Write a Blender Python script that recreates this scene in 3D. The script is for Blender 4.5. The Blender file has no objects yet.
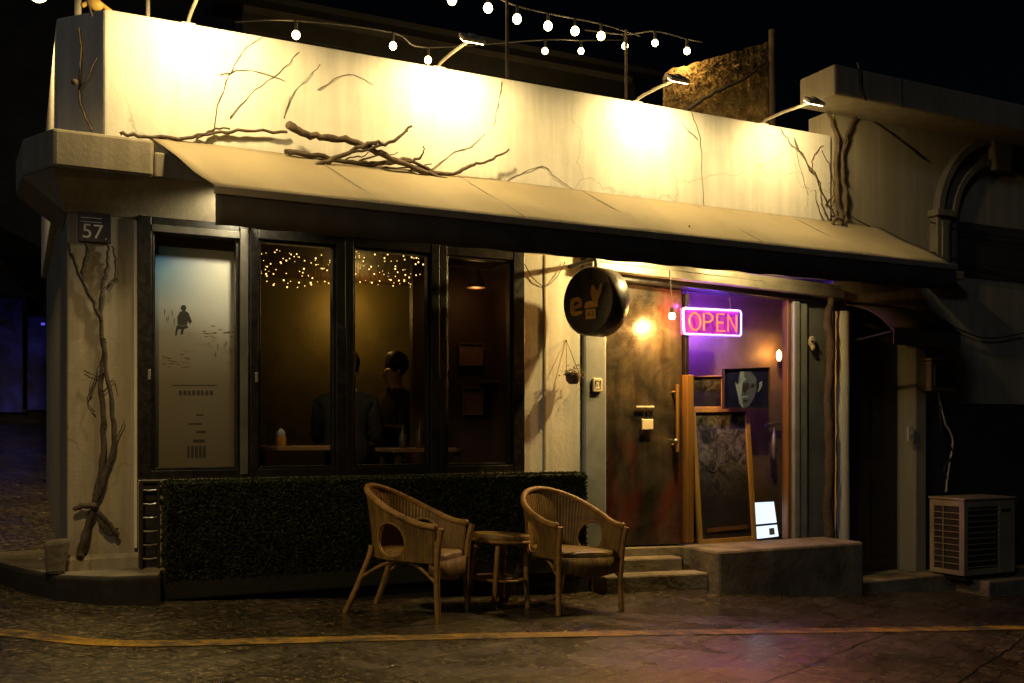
import bpy, math, random
from mathutils import Vector, Matrix, noise
random.seed(11)
R = math.radians
scene = bpy.context.scene
col = scene.collection

# ------------------------------------------------------------------ camera
F, HY, PHI = 1000.0, 432.0, R(26.4)
CAM = Vector((0, -6.15, 1.22))
SN, CS = math.sin(PHI), math.cos(PHI)
cd = bpy.data.cameras.new('camera'); cam = bpy.data.objects.new('camera', cd); col.objects.link(cam)
cam.location = CAM; cam.rotation_euler = (R(90), 0, -PHI)
cd.lens = F / 1024 * 36; cd.sensor_width = 36; cd.shift_y = (HY - 341.5) / 1024
cd.clip_start = .05; cd.clip_end = 600
scene.camera = cam

def W(px, py, Y=0.0):
    """point of the real upright plane at depth Y seen at that pixel of the photograph"""
    u = (px - 512) / F; v = (HY - py) / F
    d = Vector((SN + u * CS, CS - u * SN, v))
    t = (Y - CAM.y) / d.y
    return CAM + d * t

def sstep(a, b, x):
    t = max(0, min(1, (x - a) / (b - a))); return t * t * (3 - 2 * t)

def gz(x, y):
    z = .315 - .061 * max(-8, min(12, x))
    z += .05 * math.exp(-((x - 4.3) / .8) ** 2 - ((y + .3) / .35) ** 2)
    z += .118 * max(0, min(y, 14) - .7) * (1 - sstep(.5, .9, x))
    return z

# ------------------------------------------------------------------ materials
def nt(name):
    m = bpy.data.materials.new(name); m.use_nodes = True
    n = m.node_tree; b = n.nodes['Principled BSDF']
    return m, n, b
def link(n, a, b): n.links.new(a, b)
def coords(n, kind='Object', scale=(1, 1, 1), rot=(0, 0, 0)):
    tc = n.nodes.new('ShaderNodeTexCoord'); mp = n.nodes.new('ShaderNodeMapping')
    mp.inputs['Scale'].default_value = scale; mp.inputs['Rotation'].default_value = rot
    link(n, tc.outputs[kind], mp.inputs['Vector']); return mp.outputs['Vector']
def noise_n(n, vec, scale, detail=5, rough=.55, dist=0):
    t = n.nodes.new('ShaderNodeTexNoise'); t.inputs['Scale'].default_value = scale
    t.inputs['Detail'].default_value = detail; t.inputs['Roughness'].default_value = rough
    t.inputs['Distortion'].default_value = dist
    link(n, vec, t.inputs['Vector']); return t.outputs['Fac']
def ramp(n, fac, stops):
    r = n.nodes.new('ShaderNodeValToRGB'); e = r.color_ramp.elements
    while len(e) < len(stops): e.new(.5)
    for i, (p, c) in enumerate(stops):
        e[i].position = p; e[i].color = (c, c, c, 1) if isinstance(c, (int, float)) else (*c, 1)
    link(n, fac, r.inputs['Fac']); return r.outputs['Color']
def mixc(n, fac, a, b, mode='MIX'):
    m = n.nodes.new('ShaderNodeMix'); m.data_type = 'RGBA'; m.blend_type = mode
    for s, v in ((0, fac), (6, a), (7, b)):
        if isinstance(v, (int, float)): m.inputs[s].default_value = v
        elif isinstance(v, tuple): m.inputs[s].default_value = (*v, 1)
        else: link(n, v, m.inputs[s])
    return m.outputs[2]
def bump(n, b, h, s, d=.01):
    k = n.nodes.new('ShaderNodeBump'); k.inputs['Strength'].default_value = s; k.inputs['Distance'].default_value = d
    link(n, h, k.inputs['Height']); link(n, k.outputs['Normal'], b.inputs['Normal'])
def mul(c, k): return tuple(min(1, x * k) for x in c)

def mat(name, c, rough=.75, var=.25, scale=5, bmp=.25, bscale=60, metal=0, c2=None, stretch=(1, 1, 1), rvar=.1, spec=.5):
    m, n, b = nt(name)
    v = coords(n, scale=stretch)
    f = noise_n(n, v, scale, 6, .6, .3)
    link(n, ramp(n, f, [(.3, mul(c, 1 - var)), (.7, c2 or mul(c, 1 + var))]), b.inputs['Base Color'])
    link(n, ramp(n, noise_n(n, v, scale * 2.3, 4), [(.3, max(0, rough - rvar)), (.7, min(1, rough + rvar))]), b.inputs['Roughness'])
    b.inputs['Metallic'].default_value = metal
    b.inputs['Specular IOR Level'].default_value = spec
    if bmp: bump(n, b, noise_n(n, v, bscale, 4), bmp)
    return m
def emit(name, c, s, base=(.5, .5, .5)):
    m, n, b = nt(name)
    b.inputs['Base Color'].default_value = (*base, 1)
    b.inputs['Emission Color'].default_value = (*c, 1); b.inputs['Emission Strength'].default_value = s
    return m
def glass(name, tint=(.9, .92, .9), refl=1.0, rough=.02):
    m, n, b = nt(name); n.nodes.remove(b)
    out = [x for x in n.nodes if x.type == 'OUTPUT_MATERIAL'][0]
    t = n.nodes.new('ShaderNodeBsdfTransparent'); t.inputs[0].default_value = (*tint, 1)
    g = n.nodes.new('ShaderNodeBsdfGlossy'); g.inputs['Roughness'].default_value = rough
    fr = n.nodes.new('ShaderNodeFresnel'); fr.inputs['IOR'].default_value = 1.45
    mx = n.nodes.new('ShaderNodeMixShader')
    ge = n.nodes.new('ShaderNodeNewGeometry'); mt = n.nodes.new('ShaderNodeMath'); mt.operation = 'MULTIPLY'; iv = n.nodes.new('ShaderNodeMath'); iv.operation = 'SUBTRACT'
    iv.inputs[0].default_value = 1; link(n, ge.outputs['Backfacing'], iv.inputs[1]); link(n, iv.outputs[0], mt.inputs[0]); link(n, fr.outputs[0], mt.inputs[1])
    link(n, mt.outputs[0], mx.inputs[0]); link(n, t.outputs[0], mx.inputs[1]); link(n, g.outputs[0], mx.inputs[2])
    link(n, mx.outputs[0], out.inputs['Surface']); return m

def plaster(name, c, streak=.35, crack=True):
    """painted render with rain streaks, grime blotches and hairline cracks"""
    m, n, b = nt(name)
    v = coords(n)
    vs = coords(n, scale=(5, 5, .35))
    st = ramp(n, noise_n(n, vs, 2.2, 7, .65, .4), [(.42, 1 - streak), (.62, 1.0)])
    bl = ramp(n, noise_n(n, v, 1.3, 8, .65), [(.3, .78), (.6, 1.0)])
    k = mixc(n, 1.0, st, bl, 'MULTIPLY')
    base = mixc(n, 1.0, k, c, 'MULTIPLY')
    base = mixc(n, ramp(n, noise_n(n, v, 9, 8, .7), [(.66, 0.0), (.74, .45)]), base, mul(c, .35))
    if crack:
        vo = n.nodes.new('ShaderNodeTexVoronoi'); vo.feature = 'DISTANCE_TO_EDGE'; vo.inputs['Scale'].default_value = 1.1
        wv = n.nodes.new('ShaderNodeVectorMath'); wv.operation = 'MULTIPLY_ADD'
        nz = n.nodes.new('ShaderNodeTexNoise'); nz.inputs['Scale'].default_value = 4; nz.inputs['Detail'].default_value = 6
        link(n, v, nz.inputs['Vector'])
        link(n, nz.outputs['Color'], wv.inputs[0]); wv.inputs[1].default_value = (.35, .35, .35); link(n, v, wv.inputs[2])
        link(n, wv.outputs[0], vo.inputs['Vector'])
        cr = ramp(n, vo.outputs['Distance'], [(.002, .55), (.007, 0.0)])
        gate = ramp(n, noise_n(n, v, .9, 2), [(.5, 0.0), (.6, 1.0)])
        base = mixc(n, mixc(n, 1.0, cr, gate, 'MULTIPLY'), base, mul(c, .3))
    link(n, base, b.inputs['Base Color']); b.inputs['Roughness'].default_value = .85
    bump(n, b, noise_n(n, v, 38, 6, .6), .35, .006)
    return m

def asphalt():
    """old small concrete setts, worn and damp: joints, grit, darker wet patches"""
    m, n, b = nt('asphalt')
    v = coords(n)
    g = noise_n(n, v, 33, 6, .9); l = noise_n(n, v, 1.0, 7, .62, .6); mid = noise_n(n, v, 11, 6, .7, .4)
    cA = ramp(n, g, [(.38, (.008, .0065, .004)), (.52, (.066, .054, .032)), (.62, (.30, .245, .15)), (.72, (.55, .46, .30))])
    vg = n.nodes.new('ShaderNodeTexVoronoi'); vg.inputs['Scale'].default_value = 84; link(n, v, vg.inputs['Vector'])
    sc_ = n.nodes.new('ShaderNodeSeparateColor'); link(n, vg.outputs['Color'], sc_.inputs[0])
    cA = mixc(n, 1.0, cA, ramp(n, sc_.outputs[0], [(.0, .24), (.5, .46), (.8, .8), (1.0, 1.0)]), 'MULTIPLY')
    cA = mixc(n, 1.0, cA, (1.9, 1.9, 1.9), 'MULTIPLY')
    cA = mixc(n, 1.0, cA, ramp(n, l, [(.34, .42), (.62, 1.2)]), 'MULTIPLY')
    cA = mixc(n, 1.0, cA, ramp(n, mid, [(.34, .68), (.64, 1.15)]), 'MULTIPLY')
    wob = n.nodes.new('ShaderNodeVectorMath'); wob.operation = 'MULTIPLY_ADD'
    nz = n.nodes.new('ShaderNodeTexNoise'); nz.inputs['Scale'].default_value = 2.5; link(n, v, nz.inputs['Vector'])
    link(n, nz.outputs['Color'], wob.inputs[0]); wob.inputs[1].default_value = (.06, .06, 0)
    link(n, coords(n, rot=(0, 0, R(-28))), wob.inputs[2])
    def brick(w, h, ms):
        br = n.nodes.new('ShaderNodeTexBrick'); link(n, wob.outputs[0], br.inputs['Vector'])
        br.inputs['Scale'].default_value = 1; br.inputs['Mortar Size'].default_value = ms; br.inputs['Mortar Smooth'].default_value = .6
        br.inputs['Brick Width'].default_value = w; br.inputs['Row Height'].default_value = h
        br.inputs['Color1'].default_value = (.72, .72, .72, 1); br.inputs['Color2'].default_value = (1.1, 1.1, 1.1, 1); return br
    b1 = brick(.21, .105, .006); b2 = brick(2.6, .63, .011)
    cA = mixc(n, .8, cA, mixc(n, 1.0, cA, b1.outputs['Color'], 'MULTIPLY'))
    gate = mixc(n, 1.0, b1.outputs['Fac'], ramp(n, noise_n(n, v, .9, 4), [(.38, .1), (.58, .8)]), 'MULTIPLY')
    gate = mixc(n, 1.0, gate, mixc(n, 1.0, b2.outputs['Fac'], .8, 'MULTIPLY'), 'LIGHTEN') if False else gate
    cA = mixc(n, gate, cA, (.010, .008, .006))
    g2 = mixc(n, 1.0, b2.outputs['Fac'], ramp(n, noise_n(n, v, .7, 3), [(.36, .2), (.55, .9)]), 'MULTIPLY')
    cA = mixc(n, g2, cA, (.007, .006, .005))
    link(n, cA, b.inputs['Base Color'])
    wet = ramp(n, noise_n(n, v, 1.3, 6, .65, .5), [(.38, .14), (.62, .46)])
    link(n, wet, b.inputs['Roughness'])
    h = mixc(n, .2, mixc(n, .3, g, sc_.outputs[0]), mid); h = mixc(n, gate, h, (0, 0, 0)); h = mixc(n, g2, h, (0, 0, 0))
    b.inputs['Specular IOR Level'].default_value = .75
    bump(n, b, h, .7, .010)
    # thin film of water lying over parts of the paving
    link(n, ramp(n, noise_n(n, v, .75, 5, .6, .4), [(.40, .0), (.64, .75)]), b.inputs['Coat Weight'])
    link(n, ramp(n, noise_n(n, v, 2.1, 4, .6), [(.35, .13), (.65, .34)]), b.inputs['Coat Roughness'])
    b.inputs['Coat IOR'].default_value = 1.4
    cb = n.nodes.new('ShaderNodeBump'); cb.inputs['Strength'].default_value = .4; cb.inputs['Distance'].default_value = .01
    link(n, noise_n(n, v, 26, 4, .6), cb.inputs['Height']); link(n, cb.outputs['Normal'], b.inputs['Coat Normal'])
    return m

def paint_yellow():
    m, n, b = nt('road_paint_yellow')
    v = coords(n)
    w = ramp(n, noise_n(n, v, 4, 9, .78), [(.43, 0.0), (.60, 1.0)])
    sp = ramp(n, noise_n(n, v, 120, 3, .6), [(.35, .5), (.6, 1.0)])
    c = mixc(n, w, (.05, .042, .03), (.46, .27, .02))
    link(n, mixc(n, 1.0, c, sp, 'MULTIPLY'), b.inputs['Base Color']); b.inputs['Roughness'].default_value = .6
    bump(n, b, noise_n(n, v, 150, 3), .4, .008)
    return m

def wicker():
    m, n, b = nt('wicker')
    uv = n.nodes.new('ShaderNodeUVMap')
    sx = n.nodes.new('ShaderNodeSeparateXYZ'); link(n, uv.outputs[0], sx.inputs[0])
    def sine(o, k):
        a = n.nodes.new('ShaderNodeMath'); a.operation = 'MULTIPLY'; link(n, o, a.inputs[0]); a.inputs[1].default_value = k
        s = n.nodes.new('ShaderNodeMath'); s.operation = 'SINE'; link(n, a.outputs[0], s.inputs[0]); return s.outputs[0]
    a, c = sine(sx.outputs[0], 2 * math.pi / .019), sine(sx.outputs[1], 2 * math.pi / .009)
    p = n.nodes.new('ShaderNodeMath'); p.operation = 'MULTIPLY'; link(n, a, p.inputs[0]); link(n, c, p.inputs[1])
    k = n.nodes.new('ShaderNodeMath'); k.operation = 'MULTIPLY_ADD'; sm = n.nodes.new('ShaderNodeMath'); sm.operation = 'MULTIPLY_ADD'; link(n, p.outputs[0], sm.inputs[0]); sm.inputs[1].default_value = .35; link(n, a, sm.inputs[2])
    link(n, sm.outputs[0], k.inputs[0]); k.inputs[1].default_value = .20; k.inputs[2].default_value = .5
    f = noise_n(n, coords(n), 14, 6, .65)
    base = ramp(n, f, [(.3, (.14, .080, .017)), (.7, (.27, .165, .036))])
    base = mixc(n, 1.0, base, ramp(n, k.outputs[0], [(.1, .68), (.6, 1.0)]), 'MULTIPLY')
    base = mixc(n, 1.0, base, ramp(n, sx.outputs[0] and noise_n(n, coords(n, scale=(1, 1, .15)), 22, 3), [(.35, .6), (.6, 1.0)]), 'MULTIPLY')
    link(n, base, b.inputs['Base Color']); b.inputs['Roughness'].default_value = .55
    bump(n, b, k.outputs[0], .8, .008)
    return m

def wood(name, a, c, axis=2, rough=.5):
    m, n, b = nt(name)
    s = [9, 9, 9]; s[axis] = .7
    v = coords(n, scale=tuple(s))
    f = noise_n(n, v, 3, 8, .6, 1.2)
    link(n, ramp(n, f, [(.3, a), (.7, c)]), b.inputs['Base Color']); b.inputs['Roughness'].default_value = rough
    bump(n, b, f, .25, .004)
    return m

def door_mat():
    """old lacquered sheet door: reflections painted in as olive and dark red mottling, vertical runs, uneven gloss"""
    m, n, b = nt('door_brown')
    v = coords(n); vs = coords(n, scale=(4, 4, .5))
    c = ramp(n, noise_n(n, v, 2.4, 8, .7, .8), [(.34, (.009, .009, .007)), (.55, (.040, .033, .022)), (.72, (.085, .062, .036))])
    c = mixc(n, ramp(n, noise_n(n, coords(n, scale=(1.3, 1, .6)), 1.7, 5, .6, .5), [(.52, 0.0), (.66, .75)]), c, (.085, .016, .012))  # reddish reflections put into the door colour
    c = mixc(n, 1.0, c, ramp(n, noise_n(n, vs, 2.2, 6, .6), [(.35, .5), (.62, 1.15)]), 'MULTIPLY')
    link(n, c, b.inputs['Base Color'])
    link(n, ramp(n, noise_n(n, v, 3.6, 6, .7), [(.34, .14), (.66, .48)]), b.inputs['Roughness'])
    bump(n, b, noise_n(n, v, 7, 5, .6), .25, .006)
    return m

def poster_mat():
    m, n, b = nt('poster_print')
    tc = n.nodes.new('ShaderNodeTexCoord'); sx = n.nodes.new('ShaderNodeSeparateXYZ'); link(n, tc.outputs['Generated'], sx.inputs[0])
    nz = noise_n(n, coords(n), 3.5, 6, .6)
    ad = n.nodes.new('ShaderNodeMath'); ad.operation = 'MULTIPLY_ADD'; link(n, nz, ad.inputs[0]); ad.inputs[1].default_value = .12; link(n, sx.outputs[2], ad.inputs[2])
    base = ramp(n, ad.outputs[0], [(.0, (.13, .112, .082)), (.45, (.18, .155, .118)), (.66, (.32, .30, .26)), (.8, (.46, .52, .58)), (.93, (.22, .42, .68)), (1.0, (.08, .24, .55))])
    ds = n.nodes.new('ShaderNodeVectorMath'); ds.operation = 'DISTANCE'; mpp = n.nodes.new('ShaderNodeMapping'); mpp.inputs['Scale'].default_value = (1, 0, 2.4)
    link(n, tc.outputs['Generated'], mpp.inputs['Vector']); link(n, mpp.outputs[0], ds.inputs[0]); ds.inputs[1].default_value = (.86, 0, 2.12)
    base = mixc(n, ramp(n, ds.outputs['Value'], [(.05, .95), (.3, .7), (.8, .0)]), base, (.86, .84, .78))
    patch = ramp(n, noise_n(n, coords(n, scale=(2.5, 1, 7)), 3.2, 6, .6), [(.55, 0.0), (.66, .55)])
    band = ramp(n, sx.outputs[2], [(.40, 0.0), (.46, 1.0), (.58, 1.0), (.64, 0.0)])
    base = mixc(n, mixc(n, 1.0, patch, band, 'MULTIPLY'), base, (.22, .12, .09))
    link(n, base, b.inputs['Base Color']); b.inputs['Roughness'].default_value = .45
    return m

def chalk_mat():
    m, n, b = nt('chalkboard_slate')
    v = coords(n)
    tc = n.nodes.new('ShaderNodeTexCoord'); sx = n.nodes.new('ShaderNodeSeparateXYZ'); link(n, tc.outputs['Generated'], sx.inputs[0])
    f = ramp(n, noise_n(n, v, 9, 8, .7, 1.4), [(.40, .0), (.62, .55), (.72, 1.0)])
    top = ramp(n, sx.outputs[2], [(.30, .02), (.52, .35), (.62, 1.0), (.9, .8)])
    c = mixc(n, mixc(n, 1.0, f, top, 'MULTIPLY'), (.014, .013, .011), (.46, .43, .37))
    link(n, c, b.inputs['Base Color']); b.inputs['Roughness'].default_value = .7
    return m

M = {}
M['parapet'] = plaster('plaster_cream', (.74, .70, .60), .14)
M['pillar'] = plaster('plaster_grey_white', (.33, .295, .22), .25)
M['plaster_old'] = plaster('plaster_old', (.36, .31, .22), .2)
M['plaster_dim'] = plaster('plaster_dim', (.20, .17, .12), .25)  # darker copy of the old plaster: light falloff at the arch put into colour
M['plaster_white'] = plaster('plaster_white', (.72, .68, .58), .2, False)
M['concrete'] = mat('concrete', (.16, .135, .095), .8, .6, 3.2, .7, 26, c2=(.30, .255, .175))
M['concrete_dark'] = mat('concrete_dark', (.10, .09, .075), .9, .4, 4, .5, 30)
M['kerb'] = mat('kerb_shade', (.010, .008, .006), .9, .5, 6, .6, 26)  # near-black: shadow under the planter put into the kerb colour
M['stone_pave'] = mat('stone_pave', (.17, .145, .105), .85, .45, 5, .6, 26)
M['frame'] = mat('frame_dark_paint', (.007, .006, .005), .38, .3, 12, .1, 80)
M['door_brown'] = door_mat()
M['recess'] = mat('recess_panel', (.20, .13, .075), .6, .5, 2.2, .2, 30)
M['jamb'] = mat('jamb_grey', (.19, .21, .22), .45, .25, 4, .12, 50)
M['slate'] = mat('slate_grey', (.10, .11, .12), .55, .3, 3, .15, 50)
M['canopy_sheet'] = mat('canopy_sheet', (.035, .027, .017), .85, .4, 5, .2, 40)
M['trim_grey'] = mat('trim_grey', (.10, .094, .08), .4, .25, 6, .08, 60, metal=.2)
M['header'] = mat('header_metal', (.20, .19, .16), .42, .35, 5, .1, 60, metal=.4)
M['steel'] = mat('brushed_steel', (.48, .45, .38), .34, .2, 5, .1, 60, metal=.85)
M['iron'] = mat('black_iron', (.025, .023, .02), .5, .3, 20, .15, 90, metal=.4)
M['pole'] = mat('pale_pole', (.5, .44, .33), .5, .3, 8, .1, 60)
M['canvas'] = mat('canvas', (.255, .205, .122), .85, .16, 1.6, .25, 240, stretch=(1, .4, .4))
M['hem'] = mat('canvas_hem', (.26, .225, .17), .8, .2, 6, .3, 240)
M['valance'] = mat('valance_dark', (.045, .038, .032), .8, .3, 3, .25, 240)
M['bark'] = mat('bark', (.085, .058, .034), .9, .5, 16, .8, 60, stretch=(1, 1, .4))
M['bark_dark'] = mat('bark_dark', (.045, .034, .024), .9, .4, 16, .8, 60)
M['wicker'] = wicker()
M['rattan'] = mat('rattan_cane', (.24, .135, .032), .55, .4, 18, .35, 70)
M['wood_trim'] = wood('wood_trim', (.12, .06, .012), (.19, .10, .024))
M['wood_gold'] = wood('wood_gold', (.42, .24, .05), (.62, .38, .085))
M['wood_dark'] = wood('wood_dark', (.035, .022, .012), (.075, .045, .025))
M['hedge'] = mat('hedge_leaf', (.016, .026, .006), .7, .5, 14, 0, c2=(.040, .054, .013), spec=.25)
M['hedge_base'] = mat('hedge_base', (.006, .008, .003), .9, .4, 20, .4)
M['navy'] = mat('sign_navy', (.018, .017, .032), .35, .3, 12, .05)
M['white_paint'] = mat('white_paint', (.62, .6, .55), .5, .15, 12, .05)
M['ivory'] = mat('ivory_plastic', (.62, .54, .38), .4, .12, 12, .03)
M['sign_black'] = mat('sign_black', (.022, .02, .02), .35, .4, 10, .08)
M['gold'] = mat('gold_paint', (.72, .44, .10), .5, .2, 20, .1)
M['ac'] = mat('ac_paint', (.24, .205, .14), .5, .22, 5, .06)
M['ac_dark'] = mat('ac_inside', (.02, .018, .015), .6)
M['cable'] = mat('cable_rubber', (.022, .019, .016), .6, .2, 20, 0)
M['dado'] = mat('dado_paint', (.022, .022, .026), .7, .4, 3, .3, 40)
M['glass'] = glass('window_glass', (.95, .95, .93))
M['bulb'] = emit('bulb_glow', (1, .74, .30), 22)
M['bulb_small'] = emit('fairy_glow', (1, .60, .18), 3.2)
M['lens'] = emit('flood_lens', (1, .78, .36), 30)
M['door_bulb'] = emit('door_bulb_glow', (1, .62, .24), 30)
M['sconce'] = emit('sconce_glow', (1, .55, .16), 12)
M['inner_lamp'] = emit('inner_lamp_glow', (1, .5, .14), 5)
M['neon_violet'] = emit('neon_violet', (.34, .22, 1.0), 2.1)
M['neon_orange'] = emit('neon_orange', (1.0, .21, .05), 1.4, (.02, .01, .01))
M['neon_back'] = emit('neon_backing_glow', (.52, .008, .75), .42, (.2, .02, .2))  # tube light falling on the backing put in as a weak glow
M['screen'] = emit('lit_screen', (.60, .78, 1.0), 1.6)
M['blue_glow'] = emit('blue_window_light', (.06, .05, .55), .035, (.004, .004, .008))
def _blotch():
    m = M['blue_glow']; n = m.node_tree; b = n.nodes['Principled BSDF']
    c = ramp(n, noise_n(n, coords(n), 1.9, 6, .7, .5), [(.38, (.002, .002, .012)), (.56, (.03, .025, .30)), (.72, (.09, .08, .8))])
    n.links.new(c, b.inputs['Emission Color']); b.inputs['Emission Strength'].default_value = .055
_blotch()
M['blue_tube'] = emit('blue_tube', (.12, .10, 1.0), .65)
M['night_wall'] = mat('night_wall', (.045, .038, .032), .9, .4, 2, .3, 20)
M['asphalt'] = asphalt(); M['yellow'] = paint_yellow()
M['poster'] = poster_mat(); M['chalk'] = chalk_mat()
M['print_brown'] = mat('print_brown', (.13, .07, .045), .6, .35, 30, 0)
M['ink'] = mat('ink_grey', (.035, .03, .03), .6, .3, 40, 0)
M['chalk_line'] = mat('chalk_white', (.17, .16, .14), .9, .6, 30, 0)
M['bamboo'] = mat('reed_screen', (.22, .13, .035), .8, .75, 9, .8, 45, c2=(.46, .29, .09))
M['inner_wall'] = mat('inner_wall', (.12, .095, .03), .8, .35, 2, .2, 30)
M['inner_panel'] = mat('inner_panel', (.06, .032, .016), .6, .4, 2, .2, 30)
M['paper_brown'] = mat('framed_paper', (.23, .13, .07), .6, .25, 9, 0)
M['skin'] = mat('skin', (.40, .24, .16), .5, .1, 9, 0)
M['hair'] = mat('hair', (.012, .01, .008), .5, .3, 30, .3)
M['coat'] = mat('dark_coat', (.014, .013, .013), .85, .3, 9, .3)
M['shirt'] = mat('dark_shirt', (.035, .025, .02), .85, .3, 9, .3)
M['orange'] = mat('orange_plastic', (.55, .24, .04), .4, .1, 9, 0)
M['clear'] = glass('tumbler_glass', (.8, .82, .85))
M['pebble'] = mat('pebble', (.5, .46, .38), .8, .3, 20, .2)
M['stone'] = mat('field_stone', (.11, .092, .066), .9, .4, 7, .7, 25)
M['portrait_blue'] = mat('portrait_ground', (.010, .015, .085), .4, .6, 5, 0)
M['face_light'] = mat('portrait_pale', (.24, .38, .66), .5, .2, 12, 0)
M['face_mid'] = mat('portrait_mid', (.09, .13, .26), .5, .3, 12, 0)
M['face_dark'] = mat('portrait_shade', (.03, .032, .06), .5, .3, 12, 0)
M['plant_dry'] = mat('dry_plant', (.09, .075, .03), .9, .5, 20, .3)
M['terracotta'] = mat('clay_pot', (.14, .085, .05), .8, .3, 12, .3)
M['skull'] = mat('plaster_mask', (.28, .26, .22), .7, .3, 20, .2)

# ------------------------------------------------------------------ mesh builder
class MB:
    def __init__(s): s.v = []; s.f = []; s.m = []; s.uv = {}
    def add(s, vs, fs, mi=0):
        o = len(s.v); s.v += [Vector(p) for p in vs]
        for f in fs: s.f.append(tuple(o + i for i in f)); s.m.append(mi)
        return s
    def box(s, x0, x1, y0, y1, z0, z1, mi=0):
        vs = [(x, y, z) for z in (z0, z1) for y in (y0, y1) for x in (x0, x1)]
        return s.add(vs, [(0, 2, 3, 1), (4, 5, 7, 6), (0, 1, 5, 4), (2, 6, 7, 3), (0, 4, 6, 2), (1, 3, 7, 5)], mi)
    def obox(s, c, ax, ay, az, mi=0):
        c, ax, ay, az = map(Vector, (c, ax, ay, az))
        vs = [c + ax * i + ay * j + az * k for k in (-1, 1) for j in (-1, 1) for i in (-1, 1)]
        return s.add(vs, [(0, 2, 3, 1), (4, 5, 7, 6), (0, 1, 5, 4), (2, 6, 7, 3), (0, 4, 6, 2), (1, 3, 7, 5)], mi)
    def bar(s, a, b, w, h, up=(0, 0, 1), mi=0):
        a, b = Vector(a), Vector(b); d = b - a; u = Vector(up); sd = d.cross(u)
        if sd.length < 1e-6: sd = d.cross(Vector((0, 1, 0)))
        sd.normalize(); u = sd.cross(d).normalized()
        return s.obox((a + b) / 2, d / 2, sd * w / 2, u * h / 2, mi)
    def prism(s, poly, off, mi=0):
        poly = [Vector(p) for p in poly]; off = Vector(off); n = len(poly)
        return s.add(poly + [p + off for p in poly], [tuple(range(n))[::-1], tuple(range(n, 2 * n))] + [(i, (i + 1) % n, n + (i + 1) % n, n + i) for i in range(n)], mi)
    def tube(s, path, r, n=8, mi=0):
        P = [Vector(p) for p in path]; k = len(P)
        rs = r if isinstance(r, (list, tuple)) else [r] * k
        T = [(P[min(i + 1, k - 1)] - P[max(i - 1, 0)]).normalized() for i in range(k)]
        u = T[0].orthogonal().normalized(); vs = []
        for i in range(k):
            u = (u - T[i] * u.dot(T[i])).normalized(); w = T[i].cross(u)
            for j in range(n):
                a = 2 * math.pi * j / n; vs.append(P[i] + (u * math.cos(a) + w * math.sin(a)) * rs[i])
        fs = [(i * n + j, i * n + (j + 1) % n, (i + 1) * n + (j + 1) % n, (i + 1) * n + j) for i in range(k - 1) for j in range(n)]
        fs += [tuple(range(n))[::-1], tuple(range((k - 1) * n, k * n))]
        return s.add(vs, fs, mi)
    def lathe(s, prof, c=(0, 0, 0), axis=(0, 0, 1), n=24, mi=0):
        c = Vector(c); a = Vector(axis).normalized(); u = a.orthogonal().normalized(); w = a.cross(u)
        vs = []; k = len(prof)
        for (r, z) in prof:
            for j in range(n):
                t = 2 * math.pi * j / n; vs.append(c + a * z + (u * math.cos(t) + w * math.sin(t)) * max(r, 1e-4))
        fs = [(i * n + j, i * n + (j + 1) % n, (i + 1) * n + (j + 1) % n, (i + 1) * n + j) for i in range(k - 1) for j in range(n)]
        fs += [tuple(range(n))[::-1], tuple(range((k - 1) * n, k * n))]
        return s.add(vs, fs, mi)
    def ball(s, c, r, n=12, sq=(1, 1, 1), mi=0):
        c = Vector(c); h = n // 2; vs = []
        for i in range(h + 1):
            t = math.pi * i / h
            for j in range(n):
                p = 2 * math.pi * j / n
                vs.append(c + Vector((math.sin(t) * math.cos(p) * sq[0], math.sin(t) * math.sin(p) * sq[1], math.cos(t) * sq[2])) * r)
        return s.add(vs, [(i * n + j, (i + 1) * n + j, (i + 1) * n + (j + 1) % n, i * n + (j + 1) % n) for i in range(h) for j in range(n)], mi)

ORG = {}
def thing(name, label, cat, loc=(0, 0, 0), group=None, local=False):
    o = bpy.data.objects.new(name, None); col.objects.link(o); o.location = loc
    o.empty_display_size = .1
    o['label'] = label; o['category'] = cat
    if group: o['group'] = group
    ORG[o.name] = Vector((0, 0, 0)) if local else Vector(loc)
    return o
def build(name, mb, m, parent=None, smooth=False, bevel=0, sub=0, solid=0):
    me = bpy.data.meshes.new(name)
    vs = mb.v
    if parent is None:
        xs = [p.x for p in vs]; ys = [p.y for p in vs]; zs = [p.z for p in vs]
        org = Vector(((min(xs) + max(xs)) / 2, (min(ys) + max(ys)) / 2, min(zs)))
    else: org = ORG[parent.name]
    me.from_pydata([p - org for p in vs], [], mb.f)
    for mm in (m if isinstance(m, (list, tuple)) else [m]): me.materials.append(mm)
    if any(mb.m):
        me.polygons.foreach_set('material_index', mb.m)
    if mb.uv:
        ul = me.uv_layers.new(name='UVMap')
        for l in me.loops:
            ul.data[l.index].uv = mb.uv.get(l.vertex_index, (0, 0))
    me.validate(); me.update()
    if smooth:
        me.polygons.foreach_set('use_smooth', [True] * len(me.polygons))
        try: me.set_sharp_from_angle(angle=R(50))
        except Exception: pass
    o = bpy.data.objects.new(name, me); col.objects.link(o)
    if parent is None: o.location = org
    else: o.parent = parent
    ORG[o.name] = org
    if solid:
        k = o.modifiers.new('solid', 'SOLIDIFY'); k.thickness = solid; k.offset = 0
    if bevel:
        k = o.modifiers.new('bevel', 'BEVEL'); k.width = bevel; k.segments = 2; k.limit_method = 'ANGLE'; k.angle_limit = R(40)
    if sub:
        k = o.modifiers.new('sub', 'SUBSURF'); k.levels = sub; k.render_levels = sub
    return o
def tag(o, label, cat, group=None):
    o['label'] = label; o['category'] = cat
    if group: o['group'] = group
    return o
def struct(name, mb, m, **k):
    o = build(name, mb, m, **k); o['kind'] = 'structure'; return o
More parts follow.
